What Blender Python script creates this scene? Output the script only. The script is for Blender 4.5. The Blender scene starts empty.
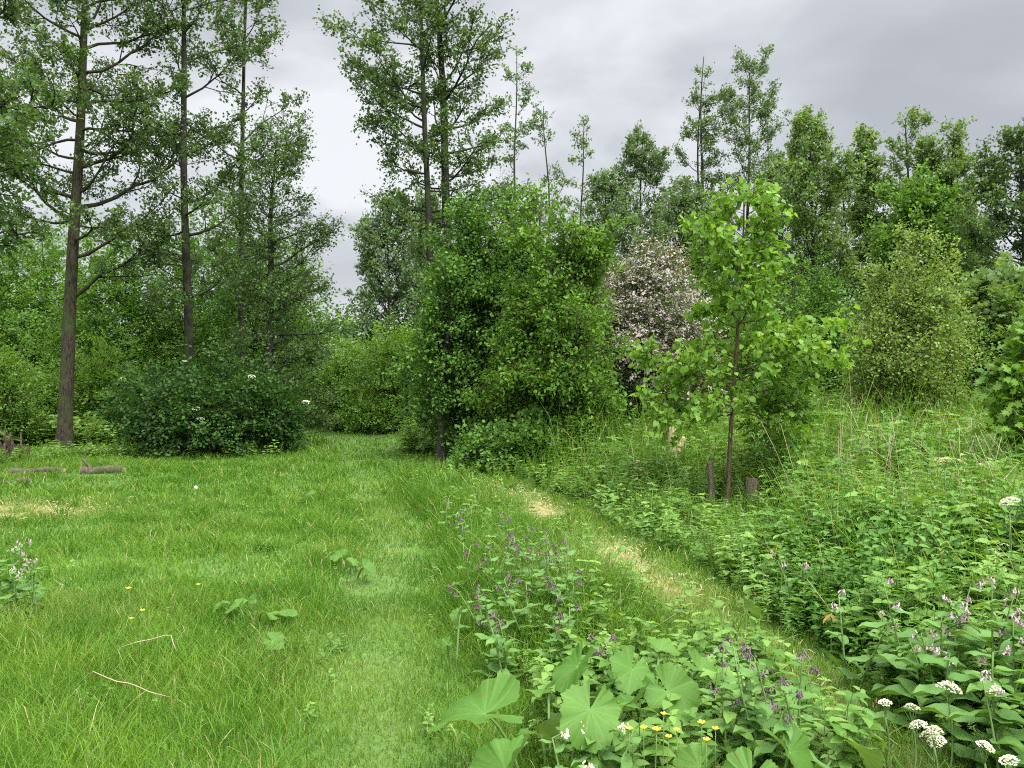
import bpy, math, random
import numpy as np
from mathutils import Vector

# ------------------------------------------------------------------ camera, sky, sun, exposure
sc = bpy.context.scene
COL = sc.collection
F, CX, HY, EYE = 804.0, 512.0, 380.0, 1.6          # focal length in px, image centre, horizon row, eye height

cam_d = bpy.data.cameras.new('camera')
cam = bpy.data.objects.new('camera', cam_d); COL.objects.link(cam)
cam_d.sensor_width = 36.0; cam_d.lens = F / 1024 * 36.0
cam_d.clip_start = 0.05; cam_d.clip_end = 2000
cam.location = (0, 0, EYE); cam.rotation_euler = (math.radians(90) - math.atan((384 - HY) / F), 0, 0)
sc.camera = cam

SUN_EL, SUN_AZ = 56.0, 140.0                       # azimuth clockwise from +Y (view direction)
w = bpy.data.worlds.new('World'); sc.world = w; w.use_nodes = True
nt = w.node_tree; nt.nodes.clear(); N = nt.nodes.new; L = nt.links.new
def math_node(nt, op, a, b=None, c=None, clamp=False):
    n = nt.nodes.new('ShaderNodeMath'); n.operation = op; n.use_clamp = clamp
    for i, v in enumerate((a, b, c)):
        if v is None: continue
        if isinstance(v, (int, float)): n.inputs[i].default_value = v
        else: nt.links.new(v, n.inputs[i])
    return n.outputs[0]
def mix_col(nt, fac, a, b, mode='MIX'):
    n = nt.nodes.new('ShaderNodeMix'); n.data_type = 'RGBA'; n.blend_type = mode
    for sock, v in ((n.inputs[0], fac), (n.inputs[6], a), (n.inputs[7], b)):
        if isinstance(v, (int, float)): sock.default_value = v
        elif isinstance(v, tuple): sock.default_value = v if len(v) == 4 else (*v, 1)
        else: nt.links.new(v, sock)
    return n.outputs[2]
out = N('ShaderNodeOutputWorld'); bg = N('ShaderNodeBackground'); bg.inputs[1].default_value = 0.1
sky = N('ShaderNodeTexSky'); sky.sky_type = 'NISHITA'; sky.sun_disc = False
sky.sun_elevation = math.radians(SUN_EL); sky.sun_rotation = math.radians(SUN_AZ)
tc = N('ShaderNodeTexCoord'); sep = N('ShaderNodeSeparateXYZ'); L(tc.outputs['Generated'], sep.inputs[0])
zc = math_node(nt, 'MAXIMUM', sep.outputs[2], 0.0)
den = math_node(nt, 'ADD', zc, 0.16)
cmb = N('ShaderNodeCombineXYZ')
L(math_node(nt, 'DIVIDE', sep.outputs[0], den), cmb.inputs[0]); L(math_node(nt, 'DIVIDE', sep.outputs[1], den), cmb.inputs[1])
cmb.inputs[2].default_value = 3.7
def cloud_noise(scale, detail, rough, loc):
    mp = N('ShaderNodeMapping'); mp.inputs['Location'].default_value = loc; L(cmb.outputs[0], mp.inputs[0])
    n = N('ShaderNodeTexNoise'); n.inputs['Scale'].default_value = scale; n.inputs['Detail'].default_value = detail
    n.inputs['Roughness'].default_value = rough; n.inputs['Distortion'].default_value = 0.3; L(mp.outputs[0], n.inputs['Vector'])
    return n.outputs['Fac']
n1 = cloud_noise(0.75, 4, 0.5, (2.3, 0.9, 0)); n2 = cloud_noise(2.2, 5, 0.55, (0.4, 5.1, 0))
nz = math_node(nt, 'ADD', math_node(nt, 'MULTIPLY', n1, 0.7), math_node(nt, 'MULTIPLY', n2, 0.3))
cr = N('ShaderNodeValToRGB'); L(nz, cr.inputs[0])
e = cr.color_ramp.elements
e[0].position = 0.38; e[0].color = (0.492, 0.512, 0.560, 1)
e[1].position = 0.60; e[1].color = (0.93, 0.95, 0.98, 1)
m_ = cr.color_ramp.elements.new(0.50); m_.color = (0.635, 0.655, 0.70, 1)
hz = math_node(nt, 'POWER', math_node(nt, 'SUBTRACT', 1.0, zc, clamp=True), 9.0)          # paler cloud towards the horizon
cc = mix_col(nt, math_node(nt, 'MULTIPLY', hz, 0.85), cr.outputs[0], (0.98, 1.0, 1.03))
mr = N('ShaderNodeMapRange'); mr.interpolation_type = 'SMOOTHSTEP'; L(zc, mr.inputs[0])   # sky above the frame brightened beyond a real overcast, to light the greenery
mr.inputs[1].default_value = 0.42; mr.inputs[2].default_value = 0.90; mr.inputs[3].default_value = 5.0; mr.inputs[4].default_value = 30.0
sd_ = N('ShaderNodeVectorMath'); sd_.operation = 'DOT_PRODUCT'; L(tc.outputs['Generated'], sd_.inputs[0])      # sky behind the camera brightened around the hidden sun, to light the foliage
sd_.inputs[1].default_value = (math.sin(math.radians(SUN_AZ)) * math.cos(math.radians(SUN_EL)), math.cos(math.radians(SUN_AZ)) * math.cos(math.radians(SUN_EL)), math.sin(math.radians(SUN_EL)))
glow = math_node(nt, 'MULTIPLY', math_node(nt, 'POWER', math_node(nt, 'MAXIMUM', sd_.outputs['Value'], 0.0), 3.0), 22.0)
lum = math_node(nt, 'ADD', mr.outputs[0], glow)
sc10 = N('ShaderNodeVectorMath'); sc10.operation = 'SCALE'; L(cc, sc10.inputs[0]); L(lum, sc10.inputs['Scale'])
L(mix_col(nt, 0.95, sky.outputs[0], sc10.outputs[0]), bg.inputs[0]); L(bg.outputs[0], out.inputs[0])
w.cycles.sampling_method = 'MANUAL'; w.cycles.sample_map_resolution = 512

sun_d = bpy.data.lights.new('sun', 'SUN'); sun_d.energy = 1.5; sun_d.angle = math.radians(15); sun_d.color = (1.0, 0.96, 0.9)
sun = bpy.data.objects.new('sun', sun_d); COL.objects.link(sun)
a_ = math.radians(SUN_AZ); e_ = math.radians(SUN_EL)
to_sun = Vector((math.sin(a_) * math.cos(e_), math.cos(a_) * math.cos(e_), math.sin(e_)))
sun.rotation_euler = to_sun.to_track_quat('Z', 'Y').to_euler(); sun.location = to_sun * 60

sc.view_settings.view_transform = 'Standard'; sc.view_settings.look = 'None'
sc.view_settings.exposure = 0.98; sc.view_settings.gamma = 1.0; sc.view_settings.use_curve_mapping = False
sc.render.engine = 'CYCLES'
cy = sc.cycles
cy.max_bounces = 7; cy.diffuse_bounces = 4; cy.glossy_bounces = 1; cy.transmission_bounces = 4; cy.transparent_max_bounces = 4
cy.filter_width = 1.1; cy.use_adaptive_sampling = True; cy.adaptive_threshold = 0.012; cy.use_denoising = False
cy.caustics_reflective = False; cy.caustics_refractive = False

# ------------------------------------------------------------------ small helpers
def X_at(px, Y): return (px - CX) / F * Y
def Z_at(py, Y): return EYE + (HY - py) / F * Y
def Y_at(py, h=0.0): return (EYE - h) * F / (py - HY)
def norm(v): return v / np.maximum(np.linalg.norm(v, axis=-1, keepdims=True), 1e-9)
UP = np.array([0.0, 0.0, 1.0])

def wave(x, y, scale, seed):
    """smooth pseudo-noise in -1..1"""
    r = np.random.default_rng(seed); s = 0
    for k in range(6):
        a = r.uniform(0, 2 * math.pi); f = r.uniform(0.7, 1.9) / scale; p = r.uniform(0, 6.28)
        s = s + np.sin((x * math.cos(a) + y * math.sin(a)) * f * 2 * math.pi / 2.2 + p)
    return s / 3.2
def gz(x, y):
    x = np.asarray(x, float); y = np.asarray(y, float)
    return 0.028 * wave(x, y, 3.5, 5) + 0.014 * wave(x, y, 1.1, 6) - 0.02

class MB:
    def __init__(s): s.v = []; s.q = []; s.t = []; s.a = []; s.d = []; s.n = 0
    def add(s, V, Q=None, T=None, tint=0.5, dry=0.0):
        V = np.asarray(V, np.float32).reshape(-1, 3)
        if Q is not None and len(Q): s.q.append(np.asarray(Q, np.int32).reshape(-1, 4) + s.n)
        if T is not None and len(T): s.t.append(np.asarray(T, np.int32).reshape(-1, 3) + s.n)
        s.v.append(V); s.n += len(V)
        s.a.append(np.broadcast_to(np.asarray(tint, np.float32), (len(V),)))
        s.d.append(np.broadcast_to(np.asarray(dry, np.float32), (len(V),)))
    def stamp(s, tpl, P, A, B, C, S, tint=0.5, dry=0.0):
        """copies of a small template at P with axes A,B,C and size S (n,) or (n,3)"""
        TV, TQ, TT = tpl; n = len(P); k = len(TV)
        if n == 0: return
        S = np.asarray(S, float)
        if S.ndim == 1: S = np.repeat(S[:, None], 3, 1)
        V = P[:, None, :] + (TV[None, :, 0, None] * (A * S[:, :1])[:, None, :] + TV[None, :, 1, None] * (B * S[:, 1:2])[:, None, :]
                             + TV[None, :, 2, None] * (C * S[:, 2:3])[:, None, :])
        off = (np.arange(n) * k)[:, None, None]
        Q = (TQ[None] + off).reshape(-1, 4) if TQ is not None and len(TQ) else None
        T = (TT[None] + off).reshape(-1, 3) if TT is not None and len(TT) else None
        tint = np.repeat(np.broadcast_to(np.asarray(tint, float), (n,)), k); dry = np.repeat(np.broadcast_to(np.asarray(dry, float), (n,)), k)
        s.add(V.reshape(-1, 3), Q, T, tint, dry)
    def tube(s, P, R, sides=6, tint=0.5, cap=True):
        P = np.asarray(P, float); m = len(P); R = np.broadcast_to(np.asarray(R, float), (m,))
        d = norm(np.gradient(P, axis=0)); ref = np.array([0.31, 0.95, 0.05]) if abs(d[:, 2]).mean() > 0.6 else UP
        u = norm(np.cross(d, ref)); v = np.cross(d, u)
        an = np.arange(sides) * 2 * math.pi / sides
        V = P[:, None] + R[:, None, None] * (np.cos(an)[None, :, None] * u[:, None] + np.sin(an)[None, :, None] * v[:, None])
        i = np.arange(m - 1)[:, None] * sides; j = np.arange(sides)[None]; j2 = (j + 1) % sides
        Q = np.stack([i + j, i + j2, i + sides + j2, i + sides + j], -1).reshape(-1, 4)
        V = V.reshape(-1, 3); T = None
        if cap:
            V = np.vstack([V, P[-1:]]); b = (m - 1) * sides
            T = [(b + k, b + (k + 1) % sides, m * sides) for k in range(sides)]
        s.add(V, Q, T, tint)
    def twigs(s, A, B, r, tint=0.5):
        n = len(A)
        if n == 0: return
        d = norm(B - A); u = norm(np.cross(d, np.array([0.2, 0.3, 0.93]))); v = np.cross(d, u)
        tpl = (np.array([[0, math.cos(k * 2.0944), math.sin(k * 2.0944)] for k in range(3)] + [[1, .4 * math.cos(k * 2.0944), .4 * math.sin(k * 2.0944)] for k in range(3)]),
               np.array([[0, 1, 4, 3], [1, 2, 5, 4], [2, 0, 3, 5]]), None)
        ln = np.linalg.norm(B - A, axis=1); r = np.broadcast_to(r, (n,))
        s.stamp(tpl, A, d, u, v, np.stack([ln, r, r], 1), tint)
    def build(s, name, mat, parent=None, smooth=False):
        me = bpy.data.meshes.new(name)
        V = np.concatenate(s.v) if s.v else np.zeros((0, 3), np.float32)
        q = np.concatenate(s.q) if s.q else np.zeros((0, 4), np.int32); t = np.concatenate(s.t) if s.t else np.zeros((0, 3), np.int32)
        me.vertices.add(len(V)); me.vertices.foreach_set('co', V.ravel())
        me.loops.add(q.size + t.size); me.loops.foreach_set('vertex_index', np.concatenate([q.ravel(), t.ravel()]).astype(np.int32))
        me.polygons.add(len(q) + len(t))
        ls = np.concatenate([np.arange(len(q)) * 4, q.size + np.arange(len(t)) * 3]).astype(np.int32)
        me.polygons.foreach_set('loop_start', ls)
        if smooth: me.polygons.foreach_set('use_smooth', np.ones(len(ls), bool))
        me.update(calc_edges=True)
        at = me.attributes.new('tint', 'FLOAT', 'POINT'); at.data.foreach_set('value', np.concatenate(s.a).astype(np.float32))
        if any(x.max() > 0 for x in s.d):
            at = me.attributes.new('dry', 'FLOAT', 'POINT'); at.data.foreach_set('value', np.concatenate(s.d).astype(np.float32))
        me.materials.append(mat)
        o = bpy.data.objects.new(name, me); COL.objects.link(o)
        if parent: o.parent = parent
        return o

def tag(o, label=None, cat=None, group=None, kind=None):
    for k, v in (('label', label), ('category', cat), ('group', group), ('kind', kind)):
        if v: o[k] = v
    return o
def thing(name, label, cat, loc=(0, 0, 0), rz=0.0, group=None):
    o = bpy.data.objects.new(name, None); COL.objects.link(o); o.empty_display_size = 0.1
    o.location = loc; o.rotation_euler = (0, 0, rz)
    return tag(o, label, cat, group)
def dup(root, loc, rz, scale=1.0, label=None):
    c = root.copy(); COL.objects.link(c); c.location = loc; c.rotation_euler = (0, 0, rz)
    c.scale = (scale,) * 3 if isinstance(scale, (int, float)) else scale
    if label: c['label'] = label
    for ch in list(root.children):
        d = ch.copy(); COL.objects.link(d); d.parent = c
        for g in list(ch.children):
            h = g.copy(); COL.objects.link(h); h.parent = d
    return c

# ------------------------------------------------------------------ materials
def new_mat(name):
    m = bpy.data.materials.new(name); m.use_nodes = True; m.node_tree.nodes.clear(); return m, m.node_tree
def attr(nt, name):
    n = nt.nodes.new('ShaderNodeAttribute'); n.attribute_name = name; return n.outputs['Fac']
def leaf_mat(name, ca, cb, trans=0.35, spec=0.25, rough=0.5, dry=None, under=0.0, vein=0.0, spots=False):
    m, nt = new_mat(name)
    col = mix_col(nt, attr(nt, 'tint'), ca, cb)
    oi = nt.nodes.new('ShaderNodeObjectInfo')
    if vein > 0:
        g = nt.nodes.new('ShaderNodeTexCoord'); n = nt.nodes.new('ShaderNodeTexNoise'); n.inputs['Scale'].default_value = 45; n.inputs['Detail'].default_value = 3
        nt.links.new(g.outputs['Object'], n.inputs['Vector'])
        col = mix_col(nt, math_node(nt, 'MULTIPLY', n.outputs['Fac'], vein), col, tuple(min(1, c * 1.9 + .02) for c in cb))
    if spots:
        g2 = nt.nodes.new('ShaderNodeTexCoord'); n2 = nt.nodes.new('ShaderNodeTexNoise'); n2.inputs['Scale'].default_value = 26; n2.inputs['Detail'].default_value = 4; nt.links.new(g2.outputs['Object'], n2.inputs['Vector'])
        mr2 = nt.nodes.new('ShaderNodeMapRange'); nt.links.new(n2.outputs['Fac'], mr2.inputs[0]); mr2.inputs[1].default_value = 0.66; mr2.inputs[2].default_value = 0.72; mr2.inputs[4].default_value = 0.8
        col = mix_col(nt, mr2.outputs[0], col, (0.17, 0.12, 0.035))
    if dry: col = mix_col(nt, attr(nt, 'dry'), col, dry)
    if under > 0:
        ge = nt.nodes.new('ShaderNodeNewGeometry')
        col = mix_col(nt, math_node(nt, 'MULTIPLY', ge.outputs['Backfacing'], under), col, (0.19, 0.26, 0.16))
    pb = nt.nodes.new('ShaderNodeBsdfPrincipled'); nt.links.new(col, pb.inputs['Base Color'])
    pb.inputs['Roughness'].default_value = rough; pb.inputs['Specular IOR Level'].default_value = spec
    tr = nt.nodes.new('ShaderNodeBsdfTranslucent')
    tcn = mix_col(nt, 1.0, col, (1.35, 1.25, 0.45), 'MULTIPLY'); nt.links.new(tcn, tr.inputs[0])
    mx = nt.nodes.new('ShaderNodeMixShader'); mx.inputs[0].default_value = trans
    nt.links.new(pb.outputs[0], mx.inputs[1]); nt.links.new(tr.outputs[0], mx.inputs[2])
    o = nt.nodes.new('ShaderNodeOutputMaterial'); nt.links.new(mx.outputs[0], o.inputs[0]); return m
def bark_mat(name, ca, cb, scale=9.0, moss=0.0):
    m, nt = new_mat(name)
    t = nt.nodes.new('ShaderNodeTexCoord'); mp = nt.nodes.new('ShaderNodeMapping'); mp.inputs['Scale'].default_value = (1, 1, 0.22)
    nt.links.new(t.outputs['Object'], mp.inputs[0])
    n = nt.nodes.new('ShaderNodeTexNoise'); n.inputs['Scale'].default_value = scale * 2; n.inputs['Detail'].default_value = 6; n.inputs['Roughness'].default_value = 0.7
    nt.links.new(mp.outputs[0], n.inputs['Vector'])
    vo = nt.nodes.new('ShaderNodeTexVoronoi'); vo.inputs['Scale'].default_value = scale * 2.2; nt.links.new(mp.outputs[0], vo.inputs['Vector'])
    f = math_node(nt, 'MULTIPLY', n.outputs['Fac'], math_node(nt, 'ADD', vo.outputs['Distance'], 0.55), clamp=True)
    r = nt.nodes.new('ShaderNodeValToRGB'); nt.links.new(f, r.inputs[0])
    r.color_ramp.elements[0].position = 0.25; r.color_ramp.elements[0].color = (*ca, 1)
    r.color_ramp.elements[1].position = 0.62; r.color_ramp.elements[1].color = (*cb, 1)
    col = r.outputs[0]
    if moss:
        n2 = nt.nodes.new('ShaderNodeTexNoise'); n2.inputs['Scale'].default_value = 3.0; n2.inputs['Detail'].default_value = 5; nt.links.new(t.outputs['Object'], n2.inputs['Vector'])
        mm = nt.nodes.new('ShaderNodeMapRange'); nt.links.new(n2.outputs['Fac'], mm.inputs[0]); mm.inputs[1].default_value = 0.45; mm.inputs[2].default_value = 0.62; mm.inputs[4].default_value = moss
        col = mix_col(nt, mm.outputs[0], col, (0.05, 0.075, 0.02))
    pb = nt.nodes.new('ShaderNodeBsdfPrincipled'); nt.links.new(col, pb.inputs['Base Color']); pb.inputs['Roughness'].default_value = 0.9
    pb.inputs['Specular IOR Level'].default_value = 0.2
    b = nt.nodes.new('ShaderNodeBump'); b.inputs['Strength'].default_value = 0.9; b.inputs['Distance'].default_value = 0.03
    nt.links.new(f, b.inputs['Height']); nt.links.new(b.outputs[0], pb.inputs['Normal'])
    o = nt.nodes.new('ShaderNodeOutputMaterial'); nt.links.new(pb.outputs[0], o.inputs[0]); return m
def flat_mat(name, ca, cb, trans=0.2, rough=0.6):
    return leaf_mat(name, ca, cb, trans, 0.2, rough)

M = {}
M['grass'] = leaf_mat('lawn_grass_blades', (0.052, 0.148, 0.011), (0.158, 0.285, 0.036), 0.38, 0.13, 0.6, dry=(0.47, 0.42, 0.20))
M['straw'] = leaf_mat('dry_mown_grass', (0.26, 0.235, 0.10), (0.50, 0.45, 0.24), 0.2, 0.15, 0.7)
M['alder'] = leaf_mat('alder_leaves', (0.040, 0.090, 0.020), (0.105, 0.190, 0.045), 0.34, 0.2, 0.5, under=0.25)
M['alder_far'] = leaf_mat('alder_leaves_far', (0.070, 0.132, 0.050), (0.155, 0.245, 0.100), 0.34, 0.2, 0.5, under=0.3)  # alder leaves greyed and paled: slight distance haze put into the colour
M['elder'] = leaf_mat('elder_leaves', (0.028, 0.078, 0.014), (0.070, 0.150, 0.030), 0.28, 0.14, 0.55)
M['maple'] = leaf_mat('maple_leaves', (0.055, 0.142, 0.018), (0.155, 0.285, 0.038), 0.36, 0.2, 0.5)
M['dark'] = leaf_mat('dark_shrub_leaves', (0.056, 0.142, 0.024), (0.138, 0.265, 0.046), 0.32, 0.15, 0.55)
M['fresh'] = leaf_mat('fresh_bush_leaves', (0.085, 0.190, 0.026), (0.215, 0.360, 0.068), 0.38, 0.16, 0.55)
M['hedge'] = leaf_mat('hedge_leaves', (0.062, 0.155, 0.022), (0.165, 0.300, 0.055), 0.36, 0.18, 0.5)
M['sycamore'] = leaf_mat('sycamore_leaves', (0.088, 0.165, 0.042), (0.205, 0.320, 0.095), 0.36, 0.2, 0.5, under=0.3)
M['willow'] = leaf_mat('willow_leaves', (0.118, 0.212, 0.036), (0.272, 0.385, 0.095), 0.36, 0.2, 0.5, under=0.2)
M['linden'] = leaf_mat('linden_leaves', (0.098, 0.222, 0.024), (0.230, 0.385, 0.064), 0.42, 0.2, 0.5)
M['hawthorn'] = leaf_mat('hawthorn_leaves', (0.065, 0.105, 0.034), (0.130, 0.175, 0.062), 0.25, 0.2, 0.5)
M['blossom'] = leaf_mat('hawthorn_blossom', (0.30, 0.255, 0.235), (0.47, 0.42, 0.39), 0.2, 0.2, 0.7)
M['nettle'] = leaf_mat('nettle_leaves', (0.060, 0.165, 0.026), (0.165, 0.315, 0.060), 0.36, 0.16, 0.55, dry=(0.42, 0.36, 0.22))
M['herb'] = leaf_mat('herb_leaves', (0.092, 0.200, 0.034), (0.235, 0.375, 0.085), 0.36, 0.16, 0.55, dry=(0.45, 0.38, 0.22))
M['butterbur'] = leaf_mat('butterbur_leaf', (0.058, 0.150, 0.016), (0.145, 0.270, 0.052), 0.34, 0.22, 0.55, under=0.3, vein=0.12, spots=True)
M['comfrey'] = leaf_mat('comfrey_leaf', (0.070, 0.170, 0.035), (0.150, 0.280, 0.070), 0.32, 0.2, 0.55, vein=0.2)
M['purple'] = flat_mat('purple_petals', (0.10, 0.055, 0.085), (0.25, 0.16, 0.20))
M['pink'] = flat_mat('pink_petals', (0.34, 0.22, 0.27), (0.60, 0.47, 0.50))
M['cream'] = flat_mat('cream_petals', (0.66, 0.58, 0.38), (0.80, 0.75, 0.58))
M['white'] = flat_mat('white_petals', (0.55, 0.56, 0.40), (0.80, 0.79, 0.66))
M['yellow'] = leaf_mat('yellow_petals', (0.72, 0.52, 0.012), (0.88, 0.70, 0.03), 0.2, 0.6, 0.25)
M['rust'] = leaf_mat('withered_leaf', (0.20, 0.12, 0.03), (0.34, 0.22, 0.07), 0.25, 0.2, 0.7)
M['stalk'] = flat_mat('green_stalk', (0.10, 0.19, 0.05), (0.19, 0.28, 0.09), 0.1)
M['drystalk'] = flat_mat('dry_stalk', (0.20, 0.165, 0.09), (0.40, 0.35, 0.21), 0.05, 0.8)
M['bark'] = bark_mat('alder_bark', (0.008, 0.0075, 0.006), (0.036, 0.032, 0.025), 10, 0.6)
M['bark_brown'] = bark_mat('furrowed_bark', (0.009, 0.008, 0.006), (0.060, 0.048, 0.032), 12, 0.6)
M['bark_young'] = bark_mat('young_bark', (0.040, 0.032, 0.018), (0.125, 0.098, 0.058), 18, 0.1)
M['log'] = bark_mat('weathered_log', (0.026, 0.023, 0.013), (0.125, 0.108, 0.066), 12, 0.75)
M['stake'] = bark_mat('weathered_stake', (0.060, 0.048, 0.032), (0.220, 0.175, 0.120), 14, 0.2)
M['stump'] = bark_mat('pale_split_wood', (0.26, 0.17, 0.10), (0.56, 0.43, 0.29), 12)

# ------------------------------------------------------------------ leaf templates (length along x, blade in xy)
def tpl(V, Q=None, T=None): return (np.array(V, float), None if Q is None else np.array(Q), None if T is None else np.array(T))
LEAF = tpl([(0, 0, 0), (.5, .36, .09), (1, 0, -.06), (.5, -.36, .09)], T=[(0, 2, 1), (0, 3, 2)])
LEAF6 = tpl([(0, 0, 0), (.33, .30, .05), (.45, 0, -.03), (.33, -.30, .05), (1, 0, -.16), (.72, .20, .0), (.72, -.20, .0)],
            T=[(0, 2, 1), (0, 3, 2), (2, 5, 1), (2, 3, 6), (2, 4, 5), (2, 6, 4)])
LANCE = tpl([(0, 0, 0), (.3, .17, .03), (.5, 0, -.02), (.3, -.17, .03), (1, 0, -.12)], T=[(0, 2, 1), (0, 3, 2), (1, 2, 4), (2, 3, 4)])
HEART = tpl([(0.06, 0, 0), (-.08, .20, .03), (.14, .43, .02), (.50, .40, -.02), (.80, .17, -.08), (1.05, 0, -.16),
             (.80, -.17, -.08), (.50, -.40, -.02), (.14, -.43, .02), (-.08, -.20, .03), (.5, 0, -.06)],
            T=[(10, 1, 0), (10, 2, 1), (10, 3, 2), (10, 4, 3), (10, 5, 4), (10, 6, 5), (10, 7, 6), (10, 8, 7), (10, 9, 8), (10, 0, 9)])
def lobed():
    pts = []
    for a, r in ((180, .12), (140, .42), (115, .30), (78, .62), (52, .42), (32, .80), (14, .62), (0, 1.0), (-14, .62), (-32, .80), (-52, .42), (-78, .62), (-115, .30), (-140, .42)):
        pts.append((.12 + .88 * r * math.cos(math.radians(a)), .9 * r * math.sin(math.radians(a)), -.10 * r * r))
    V = [(.12, 0, 0.02)] + pts; n = len(pts)
    return tpl(V, T=[(0, 1 + (k + 1) % n, 1 + k) for k in range(n)])
LOBED = lobed()
PETAL = tpl([(0, 0, 0), (.7, .36, .18), (1, 0, .28), (.7, -.36, .18)], T=[(0, 2, 1), (0, 3, 2)])

def frames(rng, axis, nrm):
    A = norm(axis); B = norm(np.cross(nrm, A)); C = np.cross(A, B); return A, B, C

# ------------------------------------------------------------------ trees
def tree_parts(seed, H, r0, prof, nprim=36, t0=.28, elev=(5, 50), nsec=3.2, ntw=6, nlf=9, leaf=.09, lt=LEAF, lean=(0, 0), bias=None, wob=.05,
               curve=.10, droop=.15, skip=0.0, forced=(), fork=None, sway=.12, spread=.10, tint=(.5, .28), twl=.42, sides=10, stems=1, tiers=0):
    rng = np.random.default_rng(seed); tr = MB(); lb = MB(); cr = MB()
    ph, pr = zip(*prof)
    trunks = []
    for st in range(stems):
        z = np.linspace(-0.15, H * (1 - .12 * st), 26); p1, p2, f1, f2 = rng.uniform(0, 6.28, 4)
        off = np.array([rng.uniform(-1, 1), rng.uniform(-1, 1)]) * (0 if st == 0 else .30 + .04 * H)
        tt = np.clip(z / H, 0, 1)
        x = lean[0] * tt + wob * np.sin(tt * 7 + p1) * tt ** .5 + wob * .5 * np.sin(tt * 15 + f1) * tt + off[0] * tt ** .6
        y = lean[1] * tt + wob * np.sin(tt * 6 + p2) * tt ** .5 + off[1] * tt ** .6
        P = np.stack([x, y, z], 1); R = r0 * (1 - tt * .93) ** .85 * (.8 if st else 1) + .006 + .45 * r0 * np.exp(-np.maximum(z, 0) / .22)
        tr.tube(P, R, sides, .5); trunks.append((P, R))
    prims = []
    for i in range(nprim):
        u = (i + rng.random()) / nprim
        if rng.random() < skip: continue
        if tiers: u = (int(u * tiers) + .5 + rng.uniform(-.16, .16)) / tiers
        t = t0 + (1 - t0) * u * .985; az = i * 2.39996 + rng.uniform(-.5, .5)
        Ln = np.interp(t, ph, pr) * rng.uniform(.6, 1.2)
        if bias: Ln *= max(.15, 1 + bias[0] * math.cos(az - bias[1]))
        el = math.radians(np.interp(u, (0, 1), elev) + rng.uniform(-12, 12))
        prims.append((t, az, el, Ln / max(math.cos(el), .55), i % stems))
    for (t, az, el, Ln) in forced: prims.append((t, az, el, Ln, 0))
    tA = []; tB = []
    for (t, az, el, Ln, st) in prims:
        P, R = trunks[st]; z = np.clip(t * H * (1 - .12 * st), 0, P[-1, 2]); b = np.array([np.interp(z, P[:, 2], P[:, 0]), np.interp(z, P[:, 2], P[:, 1]), z])
        rt = np.interp(z, P[:, 2], R); m = 7; d = np.array([math.cos(az) * math.cos(el), math.sin(az) * math.cos(el), math.sin(el)])
        pts = [b]
        for k in range(m):
            d = norm(d + UP * curve * rng.uniform(.2, 1.6) + rng.normal(0, sway, 3)); pts.append(pts[-1] + d * Ln / m)
        pts = np.array(pts); rr = min(.5 * rt, .008 + .016 * Ln); lb.tube(pts, rr * np.linspace(1, .2, m + 1), 5)
        ns = max(2, int(nsec * Ln * rng.uniform(.8, 1.2) + 1.5))
        for k in range(ns):
            s = np.clip(.22 + .8 * (k + rng.random()) / ns, 0, 1) * m; i0 = min(int(s), m - 1); p = pts[i0] + (pts[i0 + 1] - pts[i0]) * (s - i0)
            d0 = norm(pts[i0 + 1] - pts[i0]); side = norm(np.cross(d0, UP) + rng.normal(0, .25, 3)) * (1 if (k % 2) else -1)
            sd = norm(d0 * .7 + side * rng.uniform(.5, 1.1) + UP * rng.uniform(-.25, .35)); sl = (Ln * .34 * (1.15 - s / m) + .22) * rng.uniform(.6, 1.25)
            sp = [p]
            for q in range(3):
                sd = norm(sd + UP * curve * .5 + rng.normal(0, sway, 3)); sp.append(sp[-1] + sd * sl / 3)
            sp = np.array(sp); lb.tube(sp, rr * .45 * np.linspace(1, .3, 4), 3, cap=False)
            nn = max(2, int(ntw * rng.uniform(.5, 1.4))); ss = rng.uniform(.25, 1.0, nn) * 3; i1 = np.minimum(ss.astype(int), 2)
            a = sp[i1] + (sp[i1 + 1] - sp[i1]) * (ss - i1)[:, None]
            dd = norm(norm(sp[i1 + 1] - sp[i1]) * .8 + rng.normal(0, .55, (nn, 3)) + UP * .1); tA.append(a); tB.append(a + dd * rng.uniform(.35, 1.1, (nn, 1)) * twl)
    tA = np.vstack(tA); tB = np.vstack(tB); lb.twigs(tA, tB, .004 + .0003 * H)
    n = len(tA) * nlf; ti = np.repeat(np.arange(len(tA)), nlf); s = rng.random(n)[:, None] ** .7
    P = tA[ti] + (tB[ti] - tA[ti]) * s + rng.normal(0, spread, (n, 3)) * .6
    ax = norm(tB - tA)[ti] * .5 + rng.normal(0, .6, (n, 3)) - UP * droop; nr = UP * .75 + rng.normal(0, .5, (n, 3))
    A, B, C = frames(rng, ax, nr)
    tw_t = rng.normal(0, tint[1] * .7, len(tA))
    tv = np.clip(tint[0] + tw_t[ti] + rng.normal(0, tint[1], n), 0, 1)
    cr.stamp(lt, P, A, B, C, leaf * rng.uniform(.65, 1.25, n), tv)
    return tr, lb, cr
def tree(name, label, X, Y, bark, leafm, group=None, cat='tree', **k):
    o = thing(name, label, cat, (X, Y, float(gz(X, Y))), 0, group); tr, lb, cr = tree_parts(**k)
    t_ = tr.build('trunk', M[bark], o, True); lb.build('limbs', M[bark], t_, True); cr.build('crown', M[leafm], o); return o

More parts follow.
